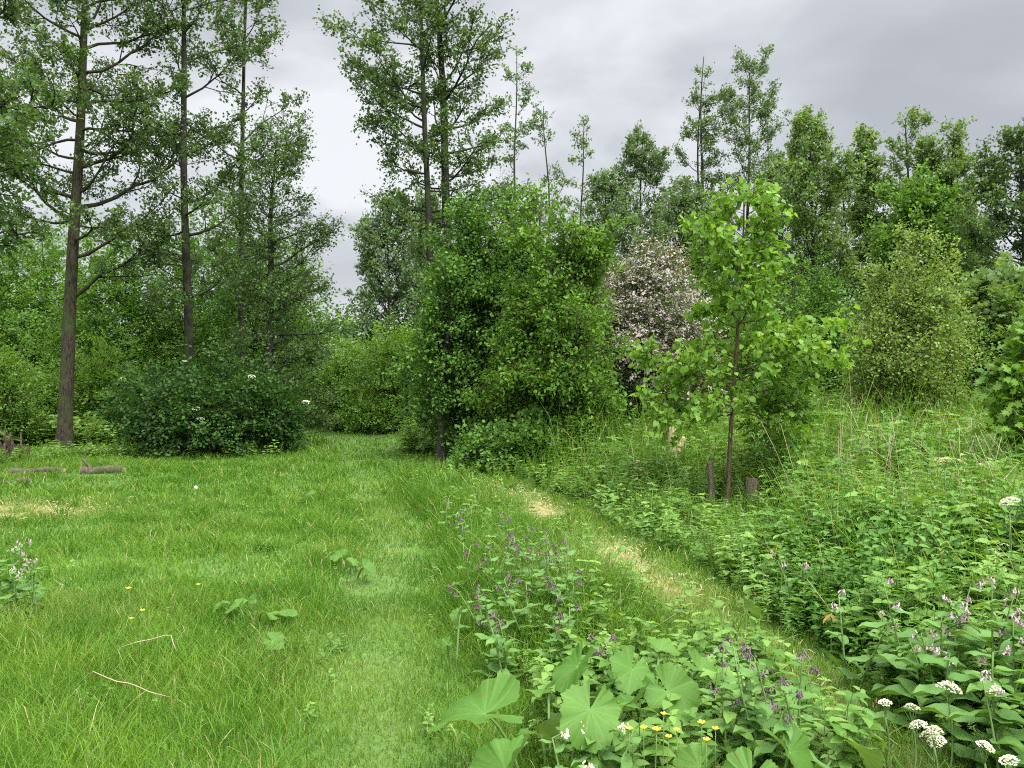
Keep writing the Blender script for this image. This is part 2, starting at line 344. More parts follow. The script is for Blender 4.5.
# ------------------------------------------------------------------ shrubs: leafy sprays through a lumpy envelope
def shrub_parts(seed, ells, n, leaf=.08, nl=14, spray=.35, lt=LEAF, stems=7, tint=(.5, .25), inner=.5, lump=.3, zmin=.04, rise=.15, stem_r=.022, base=.25, extra=0, flat=.8):
    rng = np.random.default_rng(seed); st = MB(); fo = MB()
    E = np.array([e[:6] for e in ells]); wt = np.array([e[3] * e[4] + e[3] * e[5] + e[4] * e[5] for e in ells]); wt /= wt.sum()
    k = rng.choice(len(E), n, p=wt); d = norm(rng.normal(0, 1, (n, 3)))
    lob = 0
    for q in range(9):
        a = norm(rng.normal(0, 1, 3)); lob = lob + np.sin(d @ a * rng.uniform(3, 8) + rng.uniform(0, 6.28) + k * 1.7)
    r = (1 - inner * rng.random(n) ** 1.7) * (1 + lump * lob / 4.2)
    r = r * np.where(rng.random(n) < .12, 1 + .42 * rng.random(n), 1.0)
    P = E[k, :3] + d * E[k, 3:] * r[:, None]; o = norm(d / E[k, 3:])
    keep = P[:, 2] > zmin; P = P[keep]; o = o[keep]; n = len(P)
    hor = rng.normal(0, 1, (n, 3)); hor[:, 2] *= .3
    ax = norm(o * .75 + hor * .45 + UP * rise); nr = norm(UP * flat + o * .5 + rng.normal(0, .3, (n, 3)))
    sl = spray * rng.uniform(.5, 1.3, n); st.twigs(P - ax * sl[:, None] * .6, P + ax * sl[:, None] * .5, .005)
    A, B, C = frames(rng, ax, nr); m = n * nl; i = np.repeat(np.arange(n), nl); s = rng.random(m) - .45; sd = np.where(rng.random(m) < .5, -1, 1)
    Q = P[i] + A[i] * (s * sl[i])[:, None] + B[i] * (sd * rng.uniform(0, .22, m) * sl[i])[:, None] + rng.normal(0, .02 + .05 * spray, (m, 3))
    lax = A[i] * .6 + B[i] * sd[:, None] * .8 + rng.normal(0, .35, (m, 3)) - UP * .12; lnr = C[i] + rng.normal(0, .38, (m, 3))
    a, b, c = frames(rng, lax, lnr)
    tv = np.clip(tint[0] + rng.normal(0, tint[1] * .8, n)[i] + rng.normal(0, tint[1] * .7, m), 0, 1)
    fo.stamp(lt, Q, a, b, c, leaf * rng.uniform(.65, 1.25, m), tv)
    z0 = E[:, 2].min()
    for q in range(stems):
        j = rng.integers(0, n); t = P[j]; b0 = np.array([E[:, 0].mean() + rng.normal(0, base), E[:, 1].mean() + rng.normal(0, base), -.1])
        mid = b0 * .5 + t * .5 + np.array([0, 0, .15 * t[2]]); u = np.linspace(0, 1, 8)[:, None]
        st.tube((1 - u) ** 2 * b0 + 2 * u * (1 - u) * mid + u * u * t + rng.normal(0, .015, (8, 3)), stem_r * np.linspace(1, .25, 8) * rng.uniform(.7, 1.3), 6)
    return st, fo, (P, o)
def shrub(name, label, X, Y, bark, leafm, group=None, cat='shrub', **k):
    o = thing(name, label, cat, (X, Y, float(gz(X, Y))), 0, group); st, fo, info = shrub_parts(**k)
    st.build('stem', M[bark], o, True); fo.build('foliage', M[leafm], o); return o, info

# ------------------------------------------------------------------ setting: ground
def edge_x(Y): return np.interp(Y, (2, 3.3, 4.29, 5.6, 7.35, 9.5, 12.2, 14, 18), (2.05, 2.0, 1.86, 1.73, 1.54, 1.04, .43, -.5, -1.2))    # foot of the undergrowth
def path_x(Y): return np.interp(Y, (2, 3.3, 4, 5.85, 7.6, 9.2, 11.7, 16, 21.4, 27, 34), (-.45, -.56, -.66, -.92, -1.1, -1.45, -2.14, -3.2, -4.6, -5.6, -8.5))
def straw_x(Y): return np.interp(Y, (3, 4.3, 5.36, 6.4, 8.6, 10.7, 12.5), (1.75, 1.52, 1.28, 1.12, .62, .08, -.2))
def dryness(x, y):
    a = np.exp(-((x - straw_x(y)) / .33) ** 2) * (y < 12.6) * np.clip((y - 3.2) / 2.6, .25, 1) * np.clip(.72 + .5 * wave(x, y, .8, 31), .2, 1)
    b = np.exp(-(((x + 6.1) / 1.05) ** 2 + ((y - 9.85) / .8) ** 2) ** 1.5) * np.clip(.8 + .6 * wave(x, y, .5, 32), 0, 1)
    p = .05 * np.exp(-((x - path_x(y)) / .28) ** 2) * np.clip(.6 + .8 * wave(x, y, .9, 33), 0, 1) * (y < 13)
    return np.clip(a + b + p, 0, 1)
def grid_axis(lo, hi, fine_lo, fine_hi, step, growth=1.35):
    a = list(np.arange(fine_lo, fine_hi + 1e-6, step)); s = step; x = fine_hi
    while x < hi: s *= growth; x = min(hi, x + s); a.append(x)
    s = step; x = fine_lo; l = []
    while x > lo: s *= growth; x = max(lo, x - s); l.append(x)
    return np.array(l[::-1] + a)
gx = grid_axis(-600, 600, -14, 14, .16); gy = grid_axis(-300, 900, 0, 30, .16)
GX, GY = np.meshgrid(gx, gy); g = MB(); nx = len(gx); ny = len(gy)
fade = np.clip(1.3 - np.hypot(GX, GY) / 60, 0, 1)
ii = (np.arange(ny - 1)[:, None] * nx + np.arange(nx - 1)[None]).ravel()
g.add(np.stack([GX, GY, gz(GX, GY) * fade], -1).reshape(-1, 3), np.stack([ii, ii + 1, ii + nx + 1, ii + nx], 1), None, .5, dryness(GX, GY).ravel())
m, ntm = new_mat('meadow_soil')
t = ntm.nodes.new('ShaderNodeTexCoord')
def gnoise(s, d):
    n = ntm.nodes.new('ShaderNodeTexNoise'); n.inputs['Scale'].default_value = s; n.inputs['Detail'].default_value = d; ntm.links.new(t.outputs['Object'], n.inputs['Vector']); return n.outputs['Fac']
c = mix_col(ntm, gnoise(2.0, 6), (0.040, 0.095, 0.010), (0.085, 0.190, 0.018)); c = mix_col(ntm, math_node(ntm, 'POWER', gnoise(17, 6), 2.5), c, (0.09, 0.12, 0.025))
c = mix_col(ntm, math_node(ntm, 'MULTIPLY', attr(ntm, 'dry'), math_node(ntm, 'ADD', gnoise(40, 4), .3), clamp=True), c, (0.33, 0.27, 0.12))
pb = ntm.nodes.new('ShaderNodeBsdfPrincipled'); pb.inputs['Roughness'].default_value = .95; ntm.links.new(c, pb.inputs['Base Color'])
bm_ = ntm.nodes.new('ShaderNodeBump'); bm_.inputs['Strength'].default_value = .8; bm_.inputs['Distance'].default_value = .03; ntm.links.new(gnoise(25, 6), bm_.inputs['Height']); ntm.links.new(bm_.outputs[0], pb.inputs['Normal'])
o_ = ntm.nodes.new('ShaderNodeOutputMaterial'); ntm.links.new(pb.outputs[0], o_.inputs[0])
tag(g.build('ground', m, None, True), kind='structure')

# ------------------------------------------------------------------ grass
def blades(mb, rng, x, y, h, wd, tint, dry, lean=.5, flat=None):
    n = len(x); az = rng.uniform(0, 6.28, n); D = np.stack([np.cos(az), np.sin(az), np.zeros(n)], 1)
    az2 = rng.uniform(0, 6.28, n); W = np.stack([np.cos(az2), np.sin(az2), np.zeros(n)], 1) * (wd / 2)[:, None]
    b = rng.uniform(.1, 1, n) * lean * h; P = np.stack([x, y, gz(x, y) - .01], 1)
    up = h[:, None] * UP
    m1 = P + up * .55 + D * (b * .35)[:, None]; m2 = P + up * (.9 if flat is None else flat) + D * b[:, None]; tip = P + up * (.97 if flat is None else flat * .9) + D * (b * 1.45)[:, None]
    V = np.stack([P - W, P + W, m1 - W * .85, m1 + W * .85, m2 - W * .5, m2 + W * .5, tip], 1).reshape(-1, 3); o = (np.arange(n) * 7)[:, None]
    Q = np.concatenate([o + np.array([0, 1, 3, 2]), o + np.array([2, 3, 5, 4])]); T = o + np.array([4, 5, 6])
    mb.add(V, Q, T, np.repeat(tint, 7), np.repeat(dry, 7))
def scatter(rng, n, y0, y1, pad=1.6, xmin=-.72, xmax=.70):
    """points in the seen wedge, plus a margin for a step to the side"""
    y = rng.uniform(y0, y1, n); wd = (xmax - xmin) * y + 2 * pad; keep = rng.random(n) < wd / ((xmax - xmin) * y1 + 2 * pad)
    y = y[keep]; x = xmin * y - pad + rng.random(len(y)) * ((xmax - xmin) * y + 2 * pad); return x, y
rng = np.random.default_rng(11); gr = MB()
for (n, y0, y1, wd) in ((260000, 2.0, 6.0, .0042), (200000, 6.0, 11.0, .0068), (130000, 11.0, 18.0, .013), (80000, 18.0, 34.0, .026)):
    x, y = scatter(rng, n, y0, y1); e = edge_x(y); keep = (x < e + .25) & ~((y > 21) & ((x < -7.5) | (x > -1.5)))
    x, y = x[keep], y[keep]; dp = np.abs(x - path_x(y))
    on_path = np.exp(-((dp + .09 * wave(x, y, 1.6, 28) + .04 * wave(x, y, .35, 30)) / .25) ** 2) * np.clip((26 - y) / 8, 0, 1) * np.clip(.75 + .45 * wave(x, y, .6, 29), .25, 1); verge = np.clip((y - 3.9) / 1.6, .15, 1) * np.clip((x - path_x(y) - .40) / .16, 0, 1) * np.clip((straw_x(y) - .28 - x) / .2, 0, 1) * (y < 12.5)
    tuft = np.clip(wave(x, y, .55, 21) * .6 + wave(x, y, 1.7, 22) * .6, -1, 1); dr = dryness(x, y)
    left = np.clip((-1.2 - x) / 1.0, 0, 1) * np.clip((6.5 - y) / 2, 0, 1)
    h = (.078 + .040 * tuft + .17 * verge + .06 * left + .05 * np.exp(-((x - path_x(y) + .62) / .22) ** 2)) * (1 - .48 * on_path) * (1 - .6 * dr) * rng.uniform(.45, 1.45, len(x))
    for (lx0, lx1, ly) in ((-8.8, -7.7, 13.9), (-7.6, -6.6, 13.8), (-8.1, -7.5, 12.5)): h = h * np.where((x > lx0) & (x < lx1) & (y > ly - .6) & (y < ly + .1), .62, 1)
    keep = rng.random(len(x)) > .22 * dr
    tn = np.clip(.45 + .28 * wave(x, y, .45, 23) + .22 * wave(x, y, 2.6, 24) + .05 * on_path - .10 * verge + rng.normal(0, .26, len(x)), 0, 1)
    dv = np.clip((.8 * dr + .10 * on_path * (y < 16) + .16 * np.clip(wave(x, y, 1.4, 36) - .35, 0, 1)) * rng.uniform(0, 1.15, len(x)) + (rng.random(len(x)) < .045) * .75, 0, 1)
    blades(gr, rng, x[keep], y[keep], h[keep], wd * rng.uniform(.6, 1.3, keep.sum()), tn[keep], dv[keep], .75)
n = 1000; tx, ty_ = scatter(rng, n, 2.4, 15, 1.2); keep = (tx < edge_x(ty_)) & (np.abs(tx - path_x(ty_)) > .4) & (wave(tx, ty_, 1.2, 27) > -.25); tx, ty_ = tx[keep], ty_[keep]
i = np.repeat(np.arange(len(tx)), 34); R_ = rng.uniform(.03, .10, len(tx))[i]; hs = rng.uniform(.10, .21, len(tx))[i] * rng.uniform(.6, 1.15, len(i)); tt_ = np.clip(rng.uniform(-.1, .75, len(tx)), 0, 1)[i]
blades(gr, rng, tx[i] + rng.normal(0, 1, len(i)) * R_, ty_[i] + rng.normal(0, 1, len(i)) * R_, hs, .0045 * (1 + ty_[i] / 9), np.clip(tt_ + rng.normal(0, .15, len(i)), 0, 1), (rng.random(len(i)) < .05) * .8, 1.1)
tag(gr.build('meadow_grass', M['grass']), 'short bright green grass covering the clearing and trodden path', 'grass', kind='stuff')

# flat dry clippings
sw = MB(); rng = np.random.default_rng(12)
x, y = scatter(rng, 170000, 3, 13.0, 0.5); d = dryness(x, y) * (np.abs(x - path_x(y)) > .5); keep = rng.random(len(x)) < d * .5 * np.clip(.5 + .9 * wave(x, y, .28, 35), .05, 1); x, y = x[keep], y[keep]; n = len(x)
az = rng.uniform(0, 6.28, n); ax = np.stack([np.cos(az), np.sin(az), rng.uniform(-.12, .3, n)], 1)
A, B, C = frames(rng, ax, UP + rng.normal(0, .3, (n, 3))); S = np.stack([rng.uniform(.04, .11, n), rng.uniform(.003, .006, n) * (.6 + y / 9), np.ones(n) * .05], 1)
sw.stamp(tpl([(0, .5, 0), (0, -.5, 0), (.5, -.5, .25), (.5, .5, .25), (1, 0, 0)], Q=[(0, 1, 2, 3)], T=[(3, 2, 4)]), np.stack([x, y, gz(x, y) + rng.uniform(.01, .075, n)], 1), A, B, C, S, rng.random(n))
tag(sw.build('dry_grass', M['straw']), 'pale dry mown grass lying in patches beside the undergrowth', 'dry grass', kind='stuff')

# ------------------------------------------------------------------ undergrowth
def plant_tpl(seed, nodes=8, leaf=.2, lt=LEAF6, whorl=2, drop=.25, top=.35, stem=.007, start=.15):
    """one upright leafy plant, 1 m tall, as a template"""
    rng = np.random.default_rng(seed); mb = MB(); k = np.linspace(0, 1, 5); lean = rng.normal(0, .07, 2)
    path = np.stack([lean[0] * k ** 2, lean[1] * k ** 2, k], 1); mb.tube(path, stem * (1.1 - k * .8), 3, cap=False)
    for i in range(nodes):
        t = start + (1 - start) * (i + .5) / nodes; b = np.array([np.interp(t, k, path[:, 0]), np.interp(t, k, path[:, 1]), t]); sz = leaf * np.interp(t, (0, .45, 1), (.8, 1, top))
        for j in range(whorl):
            az = i * 1.57 + j * 6.283 / whorl + rng.normal(0, .25); ax = np.array([[math.cos(az), math.sin(az), .25 - drop + rng.normal(0, .18)]])
            A, B, C = frames(rng, ax, UP + rng.normal(0, .22, (1, 3))); mb.stamp(lt, b[None], A, B, C, np.array([sz * rng.uniform(.8, 1.2)]))
    V = np.concatenate(mb.v).astype(float); return (V, np.concatenate(mb.q) if mb.q else None, np.concatenate(mb.t))
def plants(mb, rng, x, y, h, tpls, tint, dry=0.0, wide=1.0):
    n = len(x); k = rng.integers(0, len(tpls), n); az = rng.uniform(0, 6.28, n); dry = np.broadcast_to(dry, (n,)); wide = np.broadcast_to(wide, (n,))
    C = norm(UP + rng.normal(0, .12, (n, 3))); A = np.stack([np.cos(az), np.sin(az), np.zeros(n)], 1); B = norm(np.cross(C, A)); A = np.cross(B, C)
    P = np.stack([x, y, gz(x, y) - .02], 1)
    for q in range(len(tpls)):
        s = k == q; mb.stamp(tpls[q], P[s], A[s], B[s], C[s], np.stack([h * wide, h * wide, h], 1)[s], np.clip(tint[s], 0, 1), dry[s])
NET = [plant_tpl(100 + i, 9, .17) for i in range(5)]
HERB = [plant_tpl(120 + i, 6, .26, LEAF6, 3, .1, .5) for i in range(4)]
FINE = [plant_tpl(140 + i, 14, .13, LANCE, 3, .0, .5, .006) for i in range(4)]
BIG = [plant_tpl(160 + i, 5, .42, LEAF6, 2, .25, .55, .012) for i in range(3)]
def under_h(x, y):
    s = x - edge_x(y); far = np.clip((y - 5) / 7, 0, 1); rise = np.clip(s / (.9 + .25 * far), .0, 1)
    top = np.interp(y, (2, 4, 6, 9, 13, 18), (.62, .66, .72, .74, .92, 1.15)) + .10 * np.clip((x - 2.5) / 3, 0, 1)
    low = np.clip((.34 * y - x) / 1.1, 0, 1) * np.clip((y - 5) / 2, 0, 1)
    near = np.exp(-(((x - .272 * y) / .62) ** 4 + ((y - 8.8) / 1.5) ** 4))
    return (.26 + (top - .26) * rise ** .7) * (1 - .34 * low * np.clip((12.2 - y) / 2.4, .3, 1)) * (1 - .66 * near) * (1 + .16 * wave(x, y, 1.3, 41) + .10 * wave(x, y, .5, 42))
rng = np.random.default_rng(13); un = MB(); hb = MB(); tg = MB()
for (n, y0, y1, sc_) in ((2600, 2.3, 6.5, 1.0), (3000, 6.5, 11, 1.0), (2600, 11, 20, 1.25)):
    x, y = scatter(rng, n * 3, y0, y1, 1.2, -.1, .72); keep = x > edge_x(y) + rng.uniform(-.05, .15, len(x)); x, y = x[keep][:n], y[keep][:n]
    h = under_h(x, y) * rng.uniform(.6, 1.15, len(x)); ty = wave(x, y, 1.6, 43) + rng.normal(0, .55, len(x))
    a = ty < -.35; b = (ty >= -.35) & (ty < .3); c_ = ty >= .3
    tn = .45 + .25 * wave(x, y, 2.1, 44) + rng.normal(0, .22, len(x)); dv = np.where(rng.random(len(x)) < .007, .8, 0.0)
    plants(un, rng, x[a], y[a], h[a], NET, tn[a], dv[a], sc_); plants(hb, rng, x[b], y[b], h[b] * .92, HERB, tn[b], dv[b], sc_)
    plants(hb, rng, x[c_], y[c_], h[c_], FINE, tn[c_], dv[c_], sc_ * 1.1)
# a skirt of low leafy cover along the edge and under the young tree
x, y = scatter(rng, 9000, 3.0, 14, .5, -.1, .6); s = x - edge_x(y); keep = (s > -.10) & (s < 1.0) & (rng.random(len(x)) < .75); x, y = x[keep], y[keep]
plants(hb, rng, x, y, rng.uniform(.16, .42, len(x)), HERB + FINE[:2], .5 + .3 * wave(x, y, .7, 46) + rng.normal(0, .25, len(x)), 0.0, 1.15)
# weeds below the left-hand trees and around the far bushes
for (cx_, cy_, rx, ry, n, hh) in ((-10.2, 16.0, 1.3, .4, 110, .26), (-14, 21.5, 4.5, 2.2, 900, .75), (-11.0, 20.4, 1.8, .9, 300, .55), (-3.3, 25.5, 2.6, 1.6, 500, .6), (-1.0, 18.5, 1.6, 1.6, 300, .7), (-7.5, 17.0, 2.6, .5, 260, .35)):
    a = rng.uniform(0, 6.28, n); r = np.sqrt(rng.random(n)); x = cx_ + rx * r * np.cos(a); y = cy_ + ry * r * np.sin(a)
    plants(hb, rng, x, y, hh * rng.uniform(.5, 1.2, n), FINE + HERB, .6 + rng.normal(0, .25, n), 0.0, 1.3)
# broad weeds among the lawn grass, and a leafy tangle around the butterbur in front
x, y = scatter(rng, 6000, 2.6, 17, 1.0); keep = (x < straw_x(y)) & (np.abs(x - path_x(y)) > .2) & (wave(x, y, .9, 47) > -.1); x, y = x[keep], y[keep]
plants(hb, rng, x, y, rng.uniform(.05, .14, len(x)), HERB + BIG[:1], .40 + rng.normal(0, .25, len(x)), 0.0, 1.2)
x, y = scatter(rng, 2600, 3.0, 6.6, .3, -.16, .34); keep = (x > path_x(y) + .75) & (x < straw_x(y) - .12) & (rng.random(len(x)) < np.where(y < 4.6, .8, .28)); x, y = x[keep], y[keep]
plants(hb, rng, x, y, rng.uniform(.14, .34, len(x)), HERB + BIG + FINE[:1], .4 + rng.normal(0, .25, len(x)), 0.0, 1.0)
x, y = scatter(rng, 6000, 5.0, 14.5, .3, -.25, .2); keep = (x > path_x(y) + .62) & (x < straw_x(y) - .22) & (rng.random(len(x)) < .42 + .3 * wave(x, y, .8, 48)); x, y = x[keep], y[keep]
plants(hb, rng, x, y, rng.uniform(.16, .42, len(x)), FINE + HERB[:2], .42 + rng.normal(0, .25, len(x)), 0.0, .85)
tag(un.build('nettle_undergrowth', M['nettle']), 'dense dark green nettles filling the verge on the right', 'nettles', kind='stuff')
tag(hb.build('leafy_undergrowth', M['herb']), 'pale green leafy weeds edging the clearing and the bushes', 'weeds', kind='stuff')
# tall grass and dead stems standing in the undergrowth
x, y = scatter(rng, 36000, 3.2, 17, .8, -.1, .72); keep = x > edge_x(y) + .05; x, y = x[keep], y[keep]
h = under_h(x, y) * rng.uniform(.5, 1.3, len(x)) * np.where(rng.random(len(x)) < .14, 1.45, 1); blades(tg, rng, x, y, h, .006 * rng.uniform(.6, 1.4, len(x)) * (.6 + y / 14), np.clip(.5 + rng.normal(0, .25, len(x)), 0, 1), (rng.random(len(x)) < .10) * .9, .55)
tag(tg.build('tall_grass', M['grass']), 'long loose grass standing up through the nettles', 'tall grass', kind='stuff')
ds = MB(); n = 260; x, y = scatter(rng, 4000, 6.5, 16, .5, .2, .70); keep = (x > edge_x(y) + 1.4) & (x > .36 * y); x, y = x[keep][:n], y[keep][:n]
for xx, yy in zip(x, y):
    hgt = rng.uniform(.6, 1.3); d = rng.normal(0, .28, 2) * (2.2 if rng.random() < .25 else 1); k = np.linspace(0, 1, 5)[:, None]
    p0 = np.array([xx, yy, float(gz(xx, yy))]); ds.tube(p0 + k * np.array([d[0], d[1], hgt]) + rng.normal(0, .012, (5, 3)), .0036 * np.linspace(1.2, .6, 5), 4, rng.random())
    for q in range(rng.integers(0, 4)):
        t = rng.uniform(.5, 1); b = p0 + t * np.array([d[0], d[1], hgt]); ds.twigs(b[None], (b + np.array([rng.normal(0, .14), rng.normal(0, .14), rng.uniform(.05, .2)]))[None], .003, .6)
tag(ds.build('dead_stems', M['drystalk']), 'bleached dead stalks of last year above the nettles', 'dead stems', kind='stuff')

# ------------------------------------------------------------------ left group of trees
A_PROF = [(0, .6), (.25, 1.6), (.45, 2.5), (.7, 2.3), (.9, 1.2), (1, .4)]
tree('alder_tree', 'big alder with thick furrowed brown trunk standing alone left of the dark bush', X_at(64, 19), 19, 'bark_brown', 'alder', 'tall alders around the clearing',
     seed=1, H=15, r0=.16, prof=A_PROF, nprim=54, t0=.34, elev=(0, 42), ntw=8, nlf=13, leaf=.085, sway=.18, bias=(.5, 1.57), lean=(.62, .2), wob=.05, skip=.05, sides=14,
     forced=((.235, .10, .62, 3.0), (.30, .35, .25, 2.6), (.36, 3.6, .3, 2.4), (.33, 5.6, .15, 2.0)))
tree('alder_tree', 'tall alder with straight dark trunk rising out of the flowering elder bush', X_at(190, 20.5), 20.5, 'bark', 'alder', 'tall alders around the clearing',
     seed=2, H=15.5, r0=.12, prof=[(0, .6), (.2, 1.5), (.5, 2.1), (.75, 1.9), (1, .4)], nprim=44, t0=.18, elev=(-5, 40), ntw=7, nlf=12, leaf=.085, bias=(.5, 1.57), lean=(-.25, .1), skip=.12)
tree('alder_tree', 'slender alder with thin bare looking stem between two thicker dark trunks', X_at(238, 23), 23, 'bark', 'alder', 'tall alders around the clearing',
     seed=3, H=14.6, r0=.10, prof=[(0, .5), (.3, 1.2), (.6, 1.3), (.85, 1.25), (1, .3)], nprim=30, t0=.22, elev=(10, 55), ntw=6, nlf=10, leaf=.10, lean=(.30, 0), skip=.12)
tree('alder_tree', 'leafy alder with a narrow full crown at the right end of the left group', X_at(266, 18.8), 18.8, 'bark', 'alder', 'tall alders around the clearing',
     seed=4, H=7.3, r0=.115, prof=[(0, 1.1), (.15, 1.3), (.4, 1.05), (.7, .95), (.9, .7), (1, .3)], nprim=66, t0=.06, elev=(-8, 45), nsec=4.2, ntw=7, nlf=12, leaf=.066, skip=.04, lean=(.22, 0), bias=(.55, 1.1), curve=.05)
tree('alder_tree', 'alder reaching in from the left edge on dark crooked limbs', X_at(-95, 13), 13, 'bark', 'alder', 'tall alders around the clearing',
     seed=5, H=10, r0=.17, prof=[(0, 1.5), (.3, 2.4), (.6, 2.5), (.85, 1.4), (1, .4)], nprim=30, t0=.34, elev=(5, 45), ntw=8, nlf=13, leaf=.09, skip=.1, sway=.2,
     forced=((.33, .1, .35, 2.4), (.43, -.2, .25, 2.6), (.52, .2, .25, 2.5), (.38, .5, .1, 2.2)))
# elder with flat white flower heads
EB = [(-.95, .1, .95, 1.0, .9, .9), (.35, 0, 1.0, 1.2, 1.0, 1.0), (1.35, .15, .75, .65, .75, .75), (-.1, -.5, .7, 1.3, .7, .7), (-1.6, .3, .6, .6, .6, .65)]
o, (P, nn) = shrub('elder_bush', 'broad dark elder bush dotted with white flower heads beneath the left trees', X_at(212, 17.6), 17.6, 'bark', 'elder', seed=21, ells=EB, n=2500, leaf=.08, nl=14, spray=.36, stems=12, lump=.42, tint=(.5, .32))
UMB = []
def umbel(rng, R, n, dome=.35):
    mb = MB(); r = R * np.sqrt(rng.random(n)); a = rng.uniform(0, 6.28, n); P = np.stack([r * np.cos(a), r * np.sin(a), dome * R * (1 - (r / R) ** 2)], 1) + rng.normal(0, .05 * R, (n, 3)) * [1, 1, .6]
    az = rng.uniform(0, 6.28, n); ax = np.stack([np.cos(az), np.sin(az), rng.uniform(-.2, .2, n)], 1); A, B, C = frames(rng, ax, UP + rng.normal(0, .3, (n, 3)))
    fl = tpl([(-.5, -.5, 0), (.5, -.5, .1), (.5, .5, 0), (-.5, .5, .1)], Q=[(0, 1, 2, 3)]); mb.stamp(fl, P, A, B, C, R * .16 * rng.uniform(.7, 1.3, n), rng.random(n)); return mb
rng = np.random.default_rng(22); cand = np.where((nn[:, 1] < -.25) & (P[:, 2] > .5))[0]
for k in rng.choice(cand, 15, replace=False):
    q = umbel(rng, rng.uniform(.05, .085), 60).build('flower_head', M['white'], o); q.location = P[k] + nn[k] * .14; q.rotation_euler = (rng.uniform(.2, .6), rng.uniform(-.3, .3), 0)
# shrubs and hedge trees behind the left group
HB = dict(lump=.45, nl=14, inner=.6, tint=(.5, .34))
def hedge(label, px, d, topy, rpx, leafm, seed, n=1500, leaf=.11, spray=.5, lt=LEAF, bark='bark', group='leafy trees behind the clearing', **k):
    H = Z_at(topy, d); R = rpx * d / F; e = [(0, 0, H * .56, R, R, H * .44), (R * .45, 0, H * .35, R * .8, R * .8, H * .33), (-R * .45, .1, H * .3, R * .8, R * .8, H * .3), (R * .1, 0, H * .74, R * .6, R * .6, H * .25)]
    kw = dict(HB); kw.update(k)
    return shrub('bushy_tree', label, X_at(px, d), d, bark, leafm, group, 'tree', seed=seed, ells=e, n=n, leaf=leaf, spray=spray, lt=lt, stems=6, stem_r=.05, **kw)
hedge('rounded leafy tree at the far left behind the weeds', 8, 30, 228, 62, 'hedge', 31, 2000)
hedge('mid green leafy tree seen just right of the thick brown trunk', 112, 27, 232, 58, 'hedge', 32, 2000)
hedge('dark leafy tree filling the gap between the two straight dark trunks', 200, 29, 212, 62, 'dark', 33, 2000)
hedge('leafy tree at the back of the left group beside the gap in the woods', 285, 30, 258, 44, 'hedge', 34, 1700)
hedge('leafy tree behind the dark alder stem left of the gap in the woods', 250, 25.5, 240, 50, 'dark', 46, 1700)
hedge('tall leafy tree at the back left of the thick brown trunk', 52, 32, 232, 50, 'hedge', 47, 1700)
hedge('low bright bush behind the foot of the thick brown trunk', 95, 22.5, 345, 48, 'fresh', 35, 1000, .085, .38, group='low bushes')
hedge('low pale green bush at the left edge of the clearing', 4, 19.5, 352, 27, 'fresh', 36, 800, .06, .3, group='low bushes')
hedge('low bush at the left edge behind the dead brown stump', 38, 21.5, 372, 42, 'fresh', 37, 800, .08, .36, group='low bushes')
hedge('leafy bush on the far left margin of the wood', -75, 22, 300, 70, 'hedge', 38, 1200, .1)
# ------------------------------------------------------------------ the gap at the end of the clearing
hedge('bright rounded bush left of the gap at the end of the clearing', 350, 27.5, 345, 45, 'fresh', 41, 1500, .09, .4, group='low bushes')
hedge('bright spreading bush beside the dark stem at the end of the clearing', 398, 25, 325, 46, 'fresh', 42, 1500, .085, .4, group='low bushes')
hedge('small low bush at the very end of the grass', 372, 24, 402, 24, 'fresh', 43, 400, .07, .3, group='low bushes')
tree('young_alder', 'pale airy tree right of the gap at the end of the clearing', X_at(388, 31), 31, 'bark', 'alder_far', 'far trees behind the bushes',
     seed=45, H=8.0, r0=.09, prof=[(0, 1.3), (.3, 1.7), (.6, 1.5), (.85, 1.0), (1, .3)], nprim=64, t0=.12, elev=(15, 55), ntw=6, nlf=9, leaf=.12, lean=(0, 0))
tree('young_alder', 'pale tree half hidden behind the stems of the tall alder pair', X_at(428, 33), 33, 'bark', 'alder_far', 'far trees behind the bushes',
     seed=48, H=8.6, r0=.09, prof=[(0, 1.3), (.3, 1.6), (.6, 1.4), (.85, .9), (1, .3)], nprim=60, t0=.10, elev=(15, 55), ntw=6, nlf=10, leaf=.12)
# ------------------------------------------------------------------ the pair of tall alders in the middle
tree('alder_tree', 'left and thinner trunk of the tall alder pair in the middle', X_at(440, 19.3), 19.3, 'bark', 'alder', 'tall alders around the clearing',
     seed=6, H=13.6, r0=.105, prof=[(0, .4), (.3, .9), (.5, 1.35), (.75, 1.25), (1, .4)], nprim=26, t0=.42, elev=(5, 45), ntw=7, nlf=12, leaf=.085, lean=(-.68, 0), bias=(.55, 3.14), wob=.06, skip=.1,
     forced=((.595, 3.3, .1, 2.0), (.62, 3.0, .2, 1.7), (.70, 2.9, .6, 2.2), (.52, 3.2, .1, 1.5), (.48, 3.0, 0, 1.3), (.45, .2, 0, 1.2), (.40, 3.4, 0, 1.2), (.56, 3.6, 0, 1.6)))
tree('alder_tree', 'right and thicker trunk of the tall alder pair in the middle', X_at(456, 20), 20, 'bark', 'alder', 'tall alders around the clearing',
     seed=7, H=14.5, r0=.15, prof=[(0, .8), (.3, 1.7), (.5, 1.3), (.7, 1.5), (.9, 1.3), (1, .4)], nprim=44, t0=.28, elev=(0, 50), ntw=7, nlf=12, leaf=.085, lean=(-.62, 0), bias=(.45, 0), wob=.05, skip=.2,
     forced=((.66, .1, .35, 1.7), (.74, -.1, .5, 1.9), (.60, .2, .3, 1.6), (.50, 0, .1, 1.7), (.46, .5, 0, 1.6), (.42, -.3, 0, 1.7), (.40, 3.0, 0, 1.4), (.44, 2.7, .1, 1.4), (.54, .3, .1, 1.5), (.36, .2, 0, 1.6)))
